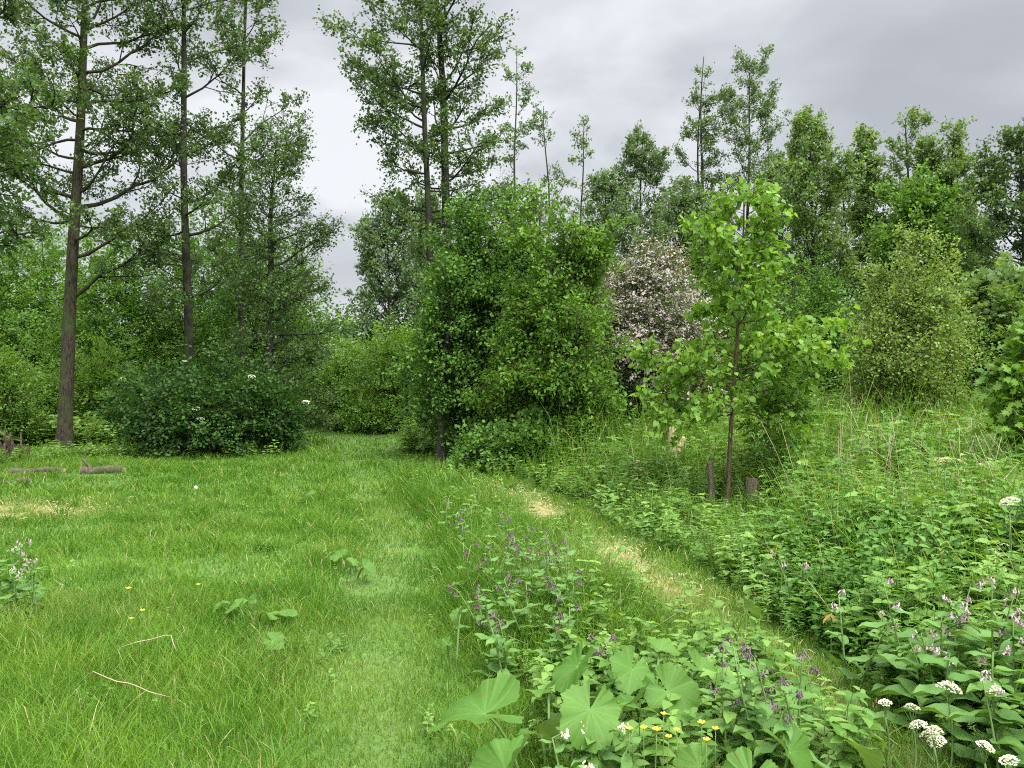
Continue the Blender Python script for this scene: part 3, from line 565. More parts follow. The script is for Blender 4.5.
tree('alder_tree', 'dark stem of a small alder at the right edge of the grass path', X_at(440, 15.7), 15.7, 'bark', 'dark', 'tall alders around the clearing',
     seed=8, H=3.6, r0=.085, prof=[(0, .4), (.35, .6), (.7, .6), (1, .3)], nprim=24, t0=.36, elev=(10, 50), ntw=6, nlf=10, leaf=.08, lean=(.2, 0))
for px, py, d, r, sd, lab in ((517, 45, 36, 1.0, 51, 'thinnest and tallest far alder rising beside the middle pair'), (547, 106, 36, 1.15, 52, 'short far alder with flat tufts second from the middle pair'),
                              (583, 122, 37, .55, 53, 'far alder like a bare pole above the bright maple')):
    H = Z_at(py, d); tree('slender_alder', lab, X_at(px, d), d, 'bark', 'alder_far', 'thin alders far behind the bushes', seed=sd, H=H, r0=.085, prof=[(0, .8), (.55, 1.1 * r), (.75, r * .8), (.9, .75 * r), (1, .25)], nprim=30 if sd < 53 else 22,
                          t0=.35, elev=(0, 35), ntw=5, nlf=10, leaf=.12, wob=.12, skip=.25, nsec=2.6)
# maple thicket
tree('maple_bush', 'dark shaded bush on the left flank of the bright maple', X_at(466, 16.4), 16.4, 'bark', 'dark', 'maple thicket beside the path', 'shrub', seed=61, H=4.7, r0=.05, stems=4,
     prof=[(0, .75), (.2, 1.15), (.5, 1.2), (.8, .75), (1, .2)], nprim=96, t0=.10, elev=(-5, 55), nsec=4.6, ntw=7, nlf=13, leaf=.072, sway=.16, wob=.12, tint=(.5, .3), droop=.3)
tree('maple_bush', 'dark shaded bush seen between the layers of the bright maple', X_at(508, 16.6), 16.6, 'bark', 'dark', 'maple thicket beside the path', 'shrub', seed=66, H=5.0, r0=.05, stems=3,
     prof=[(0, .9), (.3, 1.3), (.6, 1.1), (.85, .6), (1, .15)], nprim=80, t0=.10, elev=(-5, 55), nsec=4.4, ntw=7, nlf=12, leaf=.075, sway=.16, wob=.12, tint=(.5, .3))
tree('field_maple', 'bright yellow green maple with layered leafy sprays in the middle', X_at(546, 15), 15, 'bark_young', 'maple', 'maple thicket beside the path', 'tree', seed=62, H=4.95, r0=.06, stems=5,
     prof=[(0, .9), (.2, 1.42), (.38, 1.35), (.55, .95), (.8, .72), (1, .15)], nprim=104, t0=.13, elev=(-8, 50), nsec=4.8, ntw=7, nlf=13, leaf=.078, lt=LEAF6, sway=.14, wob=.15, tint=(.5, .3), droop=.1, curve=.06, bias=(.12, 0))
shrub('bramble_patch', 'low dark bramble at the foot of the maple thicket', X_at(505, 13.9), 13.9, 'bark', 'dark', 'maple thicket beside the path', 'shrub', seed=63,
      ells=[(0, 0, .4, .75, .5, .5), (.6, .1, .5, .6, .5, .55), (-.45, .3, .35, .4, .4, .4), (1.3, .5, .45, .8, .6, .5)], n=900, leaf=.075, nl=13, spray=.26, stems=10, stem_r=.008)
# hawthorn in flower
HE = [(-.6, .1, 3.0, .85, .8, .85), (.1, 0, 3.1, 1.05, 1.0, 1.1), (-.45, -.3, 2.1, 1.0, .9, 1.1), (.5, -.1, 2.0, .85, .85, 1.1), (.1, 0, 1.2, 1.0, .9, .9), (.2, .1, 3.9, .6, .6, .6)]
o, (P, nn) = shrub('hawthorn_bush', 'hawthorn covered in faded pinkish white blossom behind the young tree', X_at(646, 16.8), 16.8, 'bark', 'hawthorn', None, 'shrub', seed=64, ells=HE, n=1900, leaf=.055, nl=14, spray=.36, stems=14, stem_r=.03)
rng = np.random.default_rng(65); k = np.where((P[:, 2] > .9 + 1.3 * rng.random(len(P))) & (nn[:, 2] > -.6))[0]; k = rng.choice(k, min(len(k), 1700), replace=False); mb = MB()
i = np.repeat(k, 26); n = len(i); az = rng.uniform(0, 6.28, n); ax = np.stack([np.cos(az), np.sin(az), rng.normal(0, .4, n)], 1); A, B, C = frames(rng, ax, nn[i] + UP * .6 + rng.normal(0, .4, (n, 3)))
hor = rng.normal(0, 1, (len(P), 3)); hor[:, 2] *= .2; spr = norm(hor + nn * .6)
mb.stamp(tpl([(-.5, -.5, 0), (.5, -.5, .2), (.5, .5, 0), (-.5, .5, .2)], Q=[(0, 1, 2, 3)]), P[i] + nn[i] * .03 + spr[i] * rng.uniform(-.40, .42, (n, 1)) + rng.normal(0, .018, (n, 3)), A, B, C, rng.uniform(.020, .038, n), np.clip(.5 + rng.normal(0, .3, len(P))[i], 0, 1))
mb.build('blossom', M['blossom'], o)
# ------------------------------------------------------------------ right background
def bgtree(label, px, py, d, rpx, leafm, seed, name='background_tree', dens=1.0, t0=.12, elev=(20, 60), r0=.10, leaf=.12, lt=LEAF, shape=None, **k):
    H = Z_at(py, d); R = rpx * d / F; R *= 1.25; sh = shape or [(0, .7), (.25, 1), (.5, 1), (.72, .75), (.88, .4), (1, .10)]
    kw = dict(nprim=int(50 * dens), ntw=7, nlf=11, wob=.08, skip=.15, curve=.10, tint=(.5, .3)); kw.update(k)
    return tree(name, label, X_at(px, d), d, 'bark', leafm, 'far trees behind the bushes', seed=seed, H=H, r0=r0, prof=[(a, b * R) for a, b in sh], t0=t0, elev=elev, leaf=leaf, lt=lt, **kw)
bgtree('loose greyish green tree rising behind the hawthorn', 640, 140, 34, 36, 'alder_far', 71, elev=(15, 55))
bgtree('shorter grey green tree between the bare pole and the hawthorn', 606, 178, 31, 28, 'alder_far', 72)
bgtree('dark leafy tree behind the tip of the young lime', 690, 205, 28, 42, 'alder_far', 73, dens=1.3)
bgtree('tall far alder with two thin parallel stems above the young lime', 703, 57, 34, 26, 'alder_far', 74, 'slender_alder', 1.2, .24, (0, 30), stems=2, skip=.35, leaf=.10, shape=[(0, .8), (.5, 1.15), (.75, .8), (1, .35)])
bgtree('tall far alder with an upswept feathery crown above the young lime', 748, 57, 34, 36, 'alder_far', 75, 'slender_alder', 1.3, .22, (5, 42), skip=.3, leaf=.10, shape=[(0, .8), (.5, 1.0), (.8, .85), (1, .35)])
bgtree('dark tree with a rounded top right of the young lime', 812, 120, 29, 40, 'sycamore', 76, dens=1.2, leaf=.115, lt=LEAF, nlf=13)
bgtree('narrow spire of leaves in the middle of the right skyline', 868, 134, 32, 17, 'sycamore', 77, dens=1.0, elev=(40, 70), leaf=.14, r0=.07)
bgtree('tall poplar like tree with upright shoots on the right skyline', 905, 120, 32, 34, 'sycamore', 78, dens=1.6, elev=(35, 72), leaf=.115, lt=LEAF, nlf=12, stems=4)
bgtree('broad upright tree next to the right end of the skyline', 952, 128, 31, 40, 'sycamore', 79, dens=1.6, elev=(35, 70), leaf=.115, lt=LEAF, nlf=12, stems=4)
bgtree('dense green tree standing in front of the poplar like tree', 925, 195, 26, 48, 'hedge', 80, dens=1.7, elev=(15, 55), leaf=.13, t0=.08)
bgtree('dark spreading tree at the right edge of the picture', 1020, 135, 23, 52, 'alder', 81, dens=1.5, elev=(5, 40), leaf=.11)
bgtree('grey green tree filling in behind the dark rounded tree', 782, 158, 36, 34, 'alder_far', 96, dens=1.2, stems=2)
bgtree('loose grey green tree in the low notch of the right skyline', 846, 176, 35, 26, 'alder_far', 97, dens=.9)
bgtree('tall tree just past the right edge', 1120, 150, 28, 60, 'sycamore', 82, dens=1.3, leaf=.15)
hedge('shaded bush in the gap right of the young lime', 812, 25, 262, 44, 'dark', 83, 1300, .1)
hedge('shaded bush behind the middle of the pale sapling', 868, 27, 300, 45, 'dark', 84, 1000, .1)
hedge('dark bush behind the young lime trunk', 735, 22, 300, 55, 'dark', 85, 1500, .095, .42)
hedge('large leaved dark maple bush near the right edge', 985, 18.5, 262, 48, 'sycamore', 86, 1500, .13, .45, LOBED)
hedge('green bush filling in right of the pale sapling', 958, 17.6, 318, 40, 'hedge', 98, 1000, .08, .42)
hedge('dark bush beyond the right edge', 1085, 17, 250, 60, 'dark', 87, 1300, .1)
hedge('dark bush between the hawthorn and the far trees', 640, 24, 285, 55, 'dark', 88, 1200, .1)
tree('willow_sapling', 'pale yellow green willow sapling in the nettles on the right', X_at(898, 15.5), 15.5, 'bark_young', 'willow', None, 'tree', seed=89, H=4.3, r0=.03, stems=5,
     prof=[(0, 1.0), (.25, 1.35), (.5, .95), (.75, .5), (1, .12)], nprim=80, t0=.10, elev=(25, 68), nsec=4.4, ntw=7, nlf=13, leaf=.062, sway=.12, wob=.12, tint=(.5, .32), lean=(.35, 0))
shrub('maple_sapling', 'bright green sapling with spreading leaves at the right edge', X_at(1022, 9), 9, 'bark_young', 'maple', None, 'tree', seed=90,
      ells=[(0, 0, 1.55, .36, .4, .5), (.25, 0, 1.9, .35, .4, .4), (.1, 0, 1.1, .35, .4, .35)], n=150, leaf=.10, nl=11, spray=.32, lt=LOBED, stems=4, stem_r=.01, zmin=.5, tint=(.75, .2))
shrub('dark_sapling', 'small dark leaved sapling just right of the young lime trunk', X_at(778, 10.6), 10.6, 'bark_young', 'dark', None, 'tree', seed=91,
      ells=[(0, 0, 1.05, .36, .36, .5), (.05, 0, 1.4, .25, .3, .35)], n=110, leaf=.08, nl=10, spray=.25, lt=LEAF6, stems=3, stem_r=.01, zmin=.4)
# far wood behind everything
fw = MB(); rng = np.random.default_rng(92); n = 5200; a = rng.uniform(-62, 62, n); d = rng.uniform(46, 62, n); X = d * np.sin(np.radians(a)); Y = d * np.cos(np.radians(a))
top = 5.2 + 1.3 * wave(X, Y, 9, 93); P = np.stack([X, Y, top * rng.random(n) ** .8], 1); i = np.repeat(np.arange(n), 12); m = len(i)
Q = P[i] + rng.normal(0, .45, (m, 3)); A, B, C = frames(rng, rng.normal(0, 1, (m, 3)), UP + rng.normal(0, .5, (m, 3)))
fw.stamp(LEAF, Q, A, B, C, rng.uniform(.25, .5, m), np.clip(.5 + rng.normal(0, .25, n)[i] + rng.normal(0, .15, m), 0, 1))
tag(fw.build('distant_woodland', M['hedge']), 'band of far green woodland closing the view behind the trees', 'woodland', kind='stuff')

# ------------------------------------------------------------------ young lime with its stakes
YL = 9.9
o = thing('young_lime_tree', 'young lime tree with bright heart shaped leaves and a thin straight trunk', 'tree', (X_at(727, YL), YL, float(gz(X_at(727, YL), YL))))
tr, lb, cr = tree_parts(seed=95, H=3.9, r0=.024, prof=[(0, .85), (.30, 1.0), (.42, .9), (.52, .50), (.68, .44), (.80, .42), (.90, .22), (1, .08)], nprim=40, t0=.26, tiers=8, elev=(2, 38), nsec=4.4, ntw=6, nlf=8, leaf=.072, lt=HEART,
                        lean=(.22, 0), wob=.012, curve=.02, droop=.55, spread=.06, twl=.28, tint=(.5, .25), sides=10, forced=((.36, .15, .30, 1.35), (.44, .1, .2, 1.25), (.40, 3.2, .25, 1.1), (.80, 3.3, .2, .75), (.33, 3.0, .1, 1.0)))
t_ = tr.build('trunk', M['bark_young'], o, True); lb.build('limbs', M['bark_young'], t_, True); cr.build('crown', M['linden'], o)
def post(label, px, py, base, d, r, lean, seed, name='tree_stake', cat='stake', mat='stake', broken=.03, grp='stakes beside the young lime'):
    rng = np.random.default_rng(seed); X = X_at(px, d); H = Z_at(py, d); o = thing(name, label, cat, (X, d, float(gz(X, d))), 0, grp); mb = MB(); k = np.linspace(0, 1, 7)
    P = np.stack([lean * k, .02 * k, -.2 + (H + .2) * k], 1); mb.tube(P, r * (1 + .05 * np.sin(k * 9)), 12, cap=False)
    V = mb.v[0].copy(); s = 12; V[:, :2] = P[0, :2] * 0 + V[:, :2] + np.repeat(rng.normal(0, .08, (1, s, 2)), 7, 0).reshape(-1, 2) * r + rng.normal(0, .04, (7 * s, 2)) * r; top = V[-s:]; top[:, 2] += rng.uniform(-broken, broken, s); V[-s:] = top; mb.v[0] = V
    c0 = top.mean(0); b = MB(); ring2 = c0 + (top - c0) * .97; ring2[:, 2] = top[:, 2] - .002
    mb.build('shaft', M[mat], o, True)
    n = s; b.add(np.vstack([ring2, c0 + np.array([0, 0, -.012])]), None, [(q, (q + 1) % n, n) for q in range(n)]); b.build('cut_top', M['stump' if mat == 'stump' else 'stake'], o); return o
post('thin leaning wooden stake left of the young lime trunk', 713, 462, 0, 10.1, .045, -.03, 1)
post('short thick wooden stake right of the young lime trunk', 754, 477, 0, 10.0, .075, -.02, 2, broken=.02)
o = post('pale broken tree stump in front of the hawthorn', 677, 429, 0, 12.6, .075, -.08, 3, 'broken_stump', 'stump', 'stump', .10, None)
mb = MB(); k = np.linspace(0, 1, 5)[:, None]; mb.tube(np.array([.02, 0, .5]) + k * np.array([.10, 0, .22]), .05 * np.linspace(1, .75, 5), 8); mb.build('side_stub', M['stump'], o, True)
# dead brown stump at the left
o = thing('rotten_stump', 'dead reddish brown stump with upright splinters at the left edge', 'stump', (X_at(7, 16.6), 16.6, 0)); mb = MB(); rng = np.random.default_rng(97)
for q in range(34):
    a = rng.uniform(0, 6.28); r = rng.uniform(0, .36); h = rng.uniform(.2, .75) * (1.1 - r); k = np.linspace(0, 1, 4)[:, None]; b = np.array([r * math.cos(a), r * .7 * math.sin(a), -.05])
    mb.tube(b + k * np.array([rng.normal(0, .08), rng.normal(0, .08), h]), .032 * np.linspace(1.3, .3, 4), 6)
mb.build('splinters', bark_mat('rotten_red_wood', (.040, .027, .020), (.135, .092, .070), 14, .3), o, True)
# logs lying in the grass
def log(label, px0, px1, py, r, d, seed, stub=False):
    x0, x1 = X_at(px0, d), X_at(px1, d); o = thing('fallen_log', label, 'log', ((x0 + x1) / 2, d, float(gz(x0, d)) + r * .5), 0, 'logs lying in the grass'); rng = np.random.default_rng(seed); mb = MB(); k = np.linspace(-.5, .5, 12)
    P = np.stack([k * (x1 - x0), .10 * k, .015 * np.sin(k * 7)], 1); mb.tube(P, r * (1 + rng.normal(0, .05, 12)), 12, cap=False); mb.build('log_body', M['log'], o, True)
    for s, e_ in (('cut_end', -.5), ('cut_end', .5)):
        b = MB(); an = np.arange(12) * math.pi / 6; V = np.stack([np.full(12, e_ * (x1 - x0)), r * .96 * np.cos(an) + .1 * e_, r * .96 * np.sin(an)], 1); b.add(np.vstack([V, V.mean(0)]), None, [(q, (q + 1) % 12, 12) for q in range(12)]); b.build(s, M['stump'], o)
    if stub:
        b = MB(); k = np.linspace(0, 1, 4)[:, None]; b.tube(np.array([-.3 * (x1 - x0), 0, r * .6]) + k * np.array([-.16, .02, .16]), .035 * np.linspace(1, .6, 4), 6); b.build('branch_stub', M['log'], o, True)
log('longest grey log lying in the grass near the left edge', 14, 62, 474, .065, 14.0, 1)
log('short log with a raised branch stub right of the long log', 83, 122, 474, .085, 13.9, 2, True)
log('low log end half sunk in grass in front of the long log', 4, 28, 487, .055, 12.6, 3)

# ------------------------------------------------------------------ foreground plants
def big_leaf(rng, R, cup=.25, kidney=True):
    """broad ruffled blade with its notch at the stalk; tip along +x"""
    nr, na = 11, 145; rr = np.linspace(0, 1, nr) ** .85; th = np.linspace(math.radians(16), math.radians(344), na) - math.pi
    th, rg = np.meshgrid(th, rr); ph = rng.uniform(0, 6.28, 4)
    edge = (1 + .06 * np.sin(5 * th + ph[0]) + .045 * np.sin(12 * th + ph[1]) + .02 * np.sin(29 * th + ph[2]) + .012 * np.sign(np.sin(47 * th)) + .16 * np.cos(th))
    x = R * rg * edge * np.cos(th) * 1.05; y = R * rg * edge * np.sin(th) * .95
    u = th / (2 * math.pi) * 11 + .35 * np.sin(2 * th + ph[1]); fr = np.abs(u - np.round(u)) * 2                     # 0 on a vein, 1 between two
    side = np.abs(((rg * 6 + fr * 1.6) % 1) - .5) * 2
    fold = rng.uniform(.1, .5)
    z = R * (cup * rg ** 2 - .45 * cup * rg ** 3 + .016 * rg * fr ** .7 + .008 * side * rg + .17 * rg ** 2 * np.sin(2 * th + ph[2]) + .08 * rg ** 2 * np.sin(3 * th + ph[3]) + .05 * rg ** 3 * np.sin(7 * th + ph[0]) + .02 * rg ** 4 * np.sin(13 * th + ph[1])) + fold * np.abs(y) * .55 - .32 * np.maximum(x, 0) ** 2 / R
    V = np.stack([x, y, z], -1).reshape(-1, 3); ii = (np.arange(nr - 1)[:, None] * na + np.arange(na - 1)[None]).ravel()
    mb = MB(); tv = np.clip(.22 + .38 * np.exp(-(fr * rg / .05) ** 2) + .18 * (side < .16) * (fr < .8) + .14 * np.sin(2 * th + ph[0]) * rg + rng.normal(0, .12), 0, 1)
    mb.add(V, np.stack([ii, ii + na, ii + na + 1, ii + 1], 1), None, tv.ravel()); return mb
def butterbur(label, leaves, seed, group='butterbur plants in the grass'):
    """leaves: (px, py, height, radius px, facing azimuth deg, tilt deg)"""
    rng = np.random.default_rng(seed); pts = []
    for (px, py, h, rp, az, ti) in leaves:
        h += .03 if py > 636 and px > 420 else .0
        d = Y_at(py, h); pts.append((X_at(px, d), d, h, rp * d / F))
    cx = np.mean([p[0] for p in pts]); cy = np.mean([p[1] for p in pts]); o = thing('butterbur_plant', label, 'plant', (cx, cy, float(gz(cx, cy))), 0, group)
    for (p, l) in zip(pts, leaves):
        az, ti = math.radians(l[4]), math.radians(l[5]); lf = big_leaf(rng, p[3] * .70, rng.uniform(.12, .4)).build('leaf_blade', M['butterbur'], None, True)
        lf.location = (p[0] - cx, p[1] - cy, p[2]); lf.rotation_euler = (rng.uniform(-.55, .55), ti + rng.uniform(-.3, .35), az)
        st = MB(); k = np.linspace(0, 1, 7)[:, None]; b = np.array([(p[0] - cx) * .45, (p[1] - cy) * .45, 0]); tip = np.array([p[0] - cx, p[1] - cy, p[2]]); mid = b * .6 + tip * .4 + np.array([0, 0, p[2] * .4])
        st.tube((1 - k) ** 2 * b + 2 * k * (1 - k) * mid + k * k * tip, .0065 * np.linspace(1.2, .8, 7), 6); lf.parent = st.build('leaf', M['stalk'], o, True)
    return o
butterbur('large butterbur clump with a pale upturned leaf at the bottom centre', [(484, 716, .27, 66, 172, 2), (590, 712, .30, 46, 250, 38), (578, 668, .30, 36, 220, 30), (505, 772, .20, 62, 200, 20), (548, 690, .18, 34, 120, 5),
          (612, 752, .14, 40, 280, 15), (540, 735, .12, 36, 60, 10)], 1)
butterbur('butterbur clump of overlapping leaves above the buttercups', [(632, 668, .26, 34, 250, 22), (668, 690, .26, 40, 320, 18), (634, 702, .22, 36, 200, 20), (660, 648, .24, 24, 10, 12), (700, 668, .20, 30, 330, 15), (606, 690, .2, 28, 180, 18)], 2)
butterbur('dark folded butterbur leaves low at the bottom right of the buttercups', [(790, 748, .24, 48, 300, 30), (848, 738, .22, 44, 350, 26), (752, 775, .2, 44, 230, 28), (700, 762, .18, 34, 180, 25)], 3)
butterbur('single round butterbur leaf standing right of the dry strip', [(748, 606, .3, 17, 20, 15), (735, 622, .22, 14, 200, 20)], 4)
butterbur('butterbur with two pale round leaves beside the worn path', [(340, 555, .12, 13, 150, 12), (364, 566, .13, 15, 320, 15), (352, 561, .10, 11, 60, 8)], 5)
butterbur('flat butterbur leaves in a row on the left lawn', [(238, 600, .13, 18, 170, 8), (262, 606, .14, 20, 340, 10), (284, 608, .12, 15, 10, 5), (222, 600, .1, 12, 190, 10), (256, 593, .16, 12, 260, 40)], 6)
butterbur('pair of small butterbur leaves nearest the front of the lawn', [(246, 629, .11, 13, 170, 8), (272, 634, .12, 15, 350, 12)], 7)
butterbur('small bright butterbur cluster farthest back on the lawn', [(308, 492, .14, 10, 150, 10), (322, 491, .15, 8, 20, 20), (338, 497, .10, 6, 340, 10)], 8)
butterbur('butterbur leaf rising from the verge grass beside the purple comfrey', [(460, 610, .28, 14, 230, 55), (447, 640, .15, 12, 190, 25)], 9)
butterbur('low pale leaves at the near foot of the maple thicket', [(512, 483, .12, 11, 170, 6), (528, 482, .12, 9, 10, 6)], 10)

def comfrey_parts(seed, H, nst, ncl, petal, leafL=.20, spread=.16):
    rng = np.random.default_rng(seed); st = MB(); lf = MB(); cl = []
    for s in range(nst):
        a = rng.uniform(0, 6.28); tip = np.array([math.cos(a), math.sin(a), 0]) * rng.uniform(.2, 1) * spread * 1.4 + UP * H * rng.uniform(.75, 1.05); b = np.array([math.cos(a), math.sin(a), 0]) * .04; k = np.linspace(0, 1, 7)[:, None]
        P = b + (tip - b) * k + np.sin(k * 3) * rng.normal(0, .02, 3); st.tube(P, .006 * np.linspace(1.2, .5, 7), 5)
        nl = 9; t = np.linspace(.08, .95, nl); p = np.stack([np.interp(t, k[:, 0], P[:, q]) for q in range(3)], 1); az = np.arange(nl) * 2.4 + rng.uniform(0, 6)
        ax = np.stack([np.cos(az), np.sin(az), np.interp(t, (0, 1), (.45, .25)) + rng.normal(0, .2, nl)], 1); A, B, C = frames(rng, ax, UP + rng.normal(0, .2, (nl, 3)))
        V = []; u = np.linspace(0, 1, 7); wv = .5 * np.sin(np.pi * np.clip(u, 0, 1) ** .75) * .42; arch = -.42 * u ** 2 + .12 * u
        TV = np.concatenate([np.stack([u, wv, arch + .07 * np.sin(u * 9)], 1), np.stack([u, 0 * u, arch - .05], 1), np.stack([u, -wv, arch + .06 * np.cos(u * 8)], 1)]); q = np.arange(6)
        TQ = np.concatenate([np.stack([q, q + 7, q + 8, q + 1], 1), np.stack([q + 7, q + 14, q + 15, q + 8], 1)])
        lf.stamp((TV, TQ, None), p, A, B, C, leafL * np.interp(t, (0, .4, 1), (1.25, 1.0, .42)) * rng.uniform(.8, 1.2, nl), np.clip(.5 + rng.normal(0, .2, nl), 0, 1))
        for c in range(ncl):
            tt = 1 - .13 * c; p0 = np.array([np.interp(tt, k[:, 0], P[:, q]) for q in range(3)]); az = rng.uniform(0, 6.28); d = np.array([math.cos(az), math.sin(az), .3]); end = p0 + d * .05
            st.twigs(p0[None], end[None], .0025); mb = MB(); nb = 9
            pp = end + rng.normal(0, .009, (nb, 3)); dd = np.stack([rng.normal(0, .45, nb), rng.normal(0, .45, nb), -np.ones(nb)], 1); A2, B2, C2 = frames(rng, dd, rng.normal(0, 1, (nb, 3)))
            an = np.arange(5) * 2 * math.pi / 5; bell = np.concatenate([np.stack([np.full(5, x_), r_ * np.cos(an), r_ * np.sin(an)], 1) for x_, r_ in ((0, .10), (.35, .24), (.75, .22), (1, .32))])
            BQ = [(l * 5 + j, l * 5 + (j + 1) % 5, l * 5 + 5 + (j + 1) % 5, l * 5 + 5 + j) for l in range(3) for j in range(5)]
            mb.stamp((bell, np.array(BQ), None), pp, A2, B2, C2, rng.uniform(.011, .018, nb), rng.random(nb)); cl.append(mb)
    return st, lf, cl
def comfrey(label, px, py, h, seed, petal, nst=3, ncl=2, leafL=.20, group='comfrey plants'):
    d = Y_at(py, h); X = X_at(px, d); o = thing('comfrey_plant', label, 'plant', (X, d, float(gz(X, d))), 0, group); st, lf, cl = comfrey_parts(seed, h, nst, ncl, petal, leafL)
    so = st.build('stem', M['stalk'], o, True); lf.build('foliage', M['comfrey'], o, True)
    for c in cl: c.build('flower_cluster', M[petal], so, True)
    return o
for i, (px, py, h, pet, ns, lab) in enumerate((
        (500, 536, .50, 'purple', 3, 'purple comfrey farthest left in the clump beside the path'), (524, 528, .52, 'purple', 3, 'purple comfrey at the back of the clump beside the path'),
        (545, 545, .52, 'purple', 4, 'tallest purple comfrey in the middle of the verge clump'), (565, 548, .52, 'purple', 3, 'purple comfrey at the right of the verge clump'),
        (535, 572, .45, 'purple', 4, 'leafy comfrey at the front of the verge clump'), (492, 578, .40, 'purple', 3, 'mostly leafy comfrey low on the left of the verge clump'),
        (452, 497, .42, 'purple', 2, 'faint purple comfrey farthest back in the grassy verge'), (478, 512, .44, 'purple', 2, 'purple comfrey between the worn path and the first dry patch'),
        (507, 512, .45, 'purple', 2, 'slim purple comfrey in front of the first dry patch'), (470, 548, .40, 'purple', 2, 'small purple comfrey at the edge of the worn path'),
        (588, 572, .42, 'purple', 2, 'lone purple comfrey right of the verge clump'), (555, 605, .38, 'purple', 2, 'purple comfrey between the verge clump and the butterbur'),
        (512, 618, .34, 'purple', 3, 'leafy comfrey with few flowers behind the pale butterbur leaf'), (620, 628, .36, 'purple', 2, 'comfrey beside the middle of the dry strip'),
        (708, 650, .48, 'purple', 2, 'purple comfrey standing by the dry strip above the butterbur'), (758, 664, .48, 'purple', 3, 'purple comfrey just left of the tallest one at the lower right'),
        (790, 655, .52, 'purple', 4, 'darkest purple comfrey left of the white umbels'), (735, 690, .36, 'purple', 2, 'short comfrey between the butterbur and the dry strip'),
        (930, 580, .62, 'pink', 3, 'pink comfrey at the left of the right hand group'), (968, 585, .66, 'pink', 4, 'pink comfrey with the most flowers in the right hand group'),
        (1000, 580, .72, 'pink', 3, 'tallest pink comfrey at the right edge'), (955, 622, .5, 'pink', 4, 'broad leaved pink comfrey above the white umbels'), (1012, 655, .55, 'pink', 3, 'pink comfrey nearest the front at the right edge'),
        (795, 560, .42, 'pink', 2, 'small pink comfrey in the nettles below the wooden stakes'), (850, 592, .5, 'pink', 2, 'pale pink comfrey half hidden in the nettles'),
        (583, 738, .30, 'cream', 2, 'cream comfrey in front of the large butterbur leaf'), (600, 735, .31, 'cream', 2, 'cream comfrey left of the buttercups'),
        (8, 540, .45, 'pink', 3, 'pale comfrey at the left edge behind the tall grass'), (24, 558, .42, 'pink', 3, 'pale comfrey right of the one at the left edge'))):
    comfrey(lab, px, py, h, 300 + i, pet, ns, 2 if pet != 'cream' else 1, .25 if (pet == 'pink' and px > 900) else .15)

# buttercups
def buttercup(label, px, py, h, R, seed):
    rng = np.random.default_rng(seed); d = Y_at(py, h); X = X_at(px, d); o = thing('buttercup', label, 'flower', (X, d, float(gz(X, d))), rng.uniform(0, 6), 'buttercups'); st = MB(); k = np.linspace(0, 1, 5)[:, None]
    hh = h - float(gz(X, d)); st.tube(k * np.array([.0, 0, hh]) + np.sin(k * 3) * np.array([.015, .01, 0]) * (1 - k), .002, 4); st.build('stem', M['stalk'], o)
    fl = MB(); an = np.arange(5) * 1.2566; ax = np.stack([np.cos(an), np.sin(an), np.full(5, .12)], 1); A, B, C = frames(rng, ax, np.tile(UP, (5, 1))); P = np.tile(UP * hh, (5, 1)) + A * .002
    PT = tpl([(0, 0, 0), (.45, .42, .12), (.9, .40, .34), (1, 0, .36), (.9, -.40, .34), (.45, -.42, .12)], T=[(0, 3, 2), (0, 2, 1), (0, 4, 3), (0, 5, 4)]); fl.stamp(PT, P, A, B, C, np.full(5, R), .6)
    f = fl.build('flower_head', M['yellow'], o); c = MB(); c.tube(np.array([[0, 0, hh], [0, 0, hh + R * .35]]), R * .28, 7); c.build('flower_centre', M['yellow'], f)
for i, (px, py, h, R, lab) in enumerate(((630, 730, .34, .012, 'leftmost buttercup in the front row'), (644, 729, .34, .013, 'second buttercup from the left in the front row'), (657, 731, .34, .015, 'buttercup in the middle of the front row'),
        (664, 715, .36, .011, 'buttercup standing highest above the front row'), (669, 738, .32, .012, 'lowest buttercup of the front row'), (677, 731, .33, .011, 'buttercup at the right end of the front row'), (702, 724, .34, .014, 'largest buttercup right of the front row'),
        (716, 730, .33, .012, 'buttercup farthest right above a lobed leaf'), (707, 741, .31, .013, 'buttercup tucked under the lobed leaf'), (128, 589, .18, .018, 'buttercup in the left lawn behind two others'), (142, 611, .16, .015, 'buttercup in the middle of the left lawn'),
        (198, 585, .15, .014, 'lone buttercup farther right on the left lawn'), (131, 619, .14, .012, 'lowest buttercup on the left lawn'))):
    buttercup(lab, px, py, h, R, 400 + i)
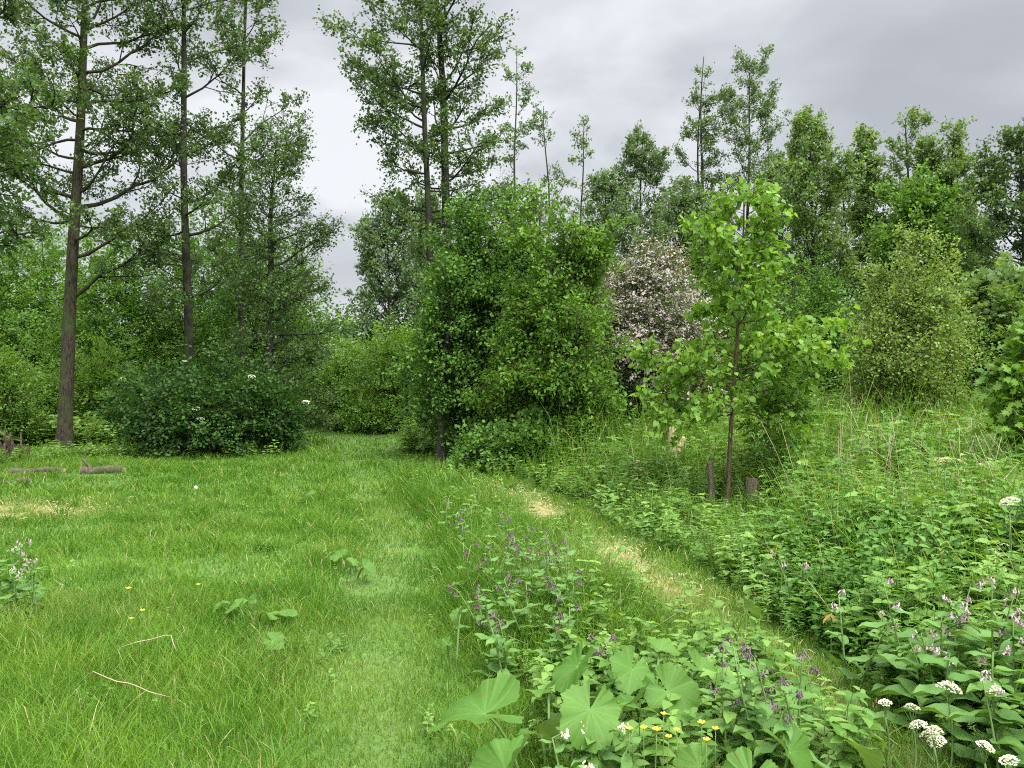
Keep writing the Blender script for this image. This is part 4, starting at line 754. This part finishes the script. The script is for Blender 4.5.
# white umbels
def umbel_plant(label, px, py, h, R, seed, mat='white', nh=1):
    rng = np.random.default_rng(seed); d = Y_at(py, h); X = X_at(px, d); o = thing('cow_parsley', label, 'flower', (X, d, float(gz(X, d))), 0, 'white flower umbels'); hh = h - float(gz(X, d)); st = MB(); k = np.linspace(0, 1, 6)[:, None]
    st.tube(k * np.array([0, 0, hh - .06]) + np.sin(k * 3.14) * np.array([.02, .01, 0]), .004, 5); heads = []
    for q in range(nh):
        c = np.array([0, 0, hh]) if q == 0 else np.array([rng.uniform(-1, 1) * R * 2.4, rng.uniform(-1, 1) * R * 2.4, hh - rng.uniform(.01, .07)])
        n = 12; r = R * rng.uniform(.2, 1, n); a = rng.uniform(0, 6.28, n); E = c + np.stack([r * np.cos(a), r * np.sin(a), .3 * R * (1 - (r / R) ** 2) - .01], 1); st.twigs(np.tile(c + [0, 0, -.06], (n, 1)), E, .0016); heads.append(c)
        st.twigs(np.array([[0, 0, hh * .6]]), (c + [0, 0, -.055])[None], .003)
    so = st.build('stem', M['stalk'], o)
    for c in heads:
        f = umbel(rng, R, 190, .6).build('flower_umbel', M[mat], so); f.location = c; f.rotation_euler = (rng.uniform(0, .4), rng.uniform(-.2, .2), rng.uniform(0, 6))
for i, (px, py, h, R, nh, lab) in enumerate(((950, 690, .36, .048, 1, 'large white umbel highest above the bottom right corner'), (996, 694, .36, .04, 2, 'pair of white umbels near the right edge'), (935, 732, .28, .034, 4, 'cluster of white umbels low in the bottom right corner'),
        (986, 748, .27, .032, 2, 'pair of white umbels lowest at the bottom right'), (886, 704, .28, .026, 1, 'small white umbel at the left of the bottom right corner'), (913, 709, .29, .03, 1, 'white umbel beside the smallest one at the bottom right'),
        (945, 462, .95, .06, 1, 'white umbel standing high in the nettles far right'), (1010, 503, .8, .06, 1, 'white umbel in the nettles at the right edge'))):
    umbel_plant(lab, px, py, h, R, 450 + i, 'white', nh)
# odd bits: dock, withered leaves, dandelion clock, dry stalks in the grass
def lance_leaf(label, name, px, py, h, Lg, az, el, mat, cat='leaf'):
    d = Y_at(py, h * .6); X = X_at(px, d); o = thing(name, label, cat, (X, d, float(gz(X, d)))); lf = MB(); rng = np.random.default_rng(int(px))
    for q in range(3):
        a = math.radians(az) + (q - 1) * 1.1; e2 = math.radians(el) * (1 - .25 * abs(q - 1)); ax = np.array([[math.cos(a) * math.cos(e2), math.sin(a) * math.cos(e2), math.sin(e2)]]); A, B, C = frames(rng, ax, np.array([[-math.cos(a), -math.sin(a), 1.2]]))
        m1 = MB(); m1.stamp(LEAF6, np.array([[0, 0, h * .55]]), A, B, C, np.array([[Lg, Lg * .6, Lg]]) * (1 if q == 1 else .75), .6 + .2 * (q - 1)); m1.build('leaf', M[mat], o)
    s = MB(); s.tube(np.array([[0, 0, 0], [0, 0, h * .3], [0, 0, h * .56]]), .005, 5); s.build('stem', M['stalk'], o)
lance_leaf('bright yellow green dock leaf standing up in the nettles', 'dock_plant', 848, 528, .75, .26, 60, 60, 'linden', 'plant')
lance_leaf('withered orange dock leaves at the edge of the nettles', 'withered_dock', 832, 606, .5, .08, 200, -30, 'rust', 'plant')
o = thing('dandelion_clock', 'white dandelion seed head alone on the left lawn', 'flower', (X_at(195, 10.0), 10.0, 0)); mb = MB(); mb.tube(np.array([[0, 0, 0], [0, 0, .15], [.01, 0, .24]]), .003, 5); mb.build('stem', M['stalk'], o)
rng = np.random.default_rng(9); mb = MB(); d = norm(rng.normal(0, 1, (90, 3))); A, B, C = frames(rng, np.cross(d, rng.normal(0, 1, (90, 3))), d); mb.stamp(tpl([(-.5, -.5, 0), (.5, -.5, .1), (.5, .5, 0), (-.5, .5, .1)], Q=[(0, 1, 2, 3)]), np.array([.01, 0, .26]) + d * .024, A, B, C, np.full(90, .012), .5); mb.build('seed_head', M['white'], o)
def dry_stem(label, pts, seed):
    P = []
    for (px, py, h) in pts: d = Y_at(py, h); P.append((X_at(px, d), d, h))
    P = np.array(P); o = thing('dry_stalk', label, 'stalk', tuple(P[0] * [1, 1, 0])); mb = MB(); u = np.linspace(0, 1, 12); q = np.stack([np.interp(u, np.linspace(0, 1, len(P)), P[:, k]) for k in range(3)], 1) - P[0] * [1, 1, 0]
    mb.tube(q, .0032 * np.linspace(1, .7, 12), 5, .8); mb.build('stem', M['drystalk'], o, True)
dry_stem('bent dry straw stalk with a kinked end on the left lawn', [(120, 648, .07), (138, 642, .13), (150, 640, .12), (170, 634, .15), (173, 645, .11), (178, 655, .05)], 1)
dry_stem('straight dry straw stalk lying across the grass at the lower left', [(92, 672, .08), (115, 682, .13), (130, 684, .11), (150, 693, .13), (170, 698, .07)], 2)
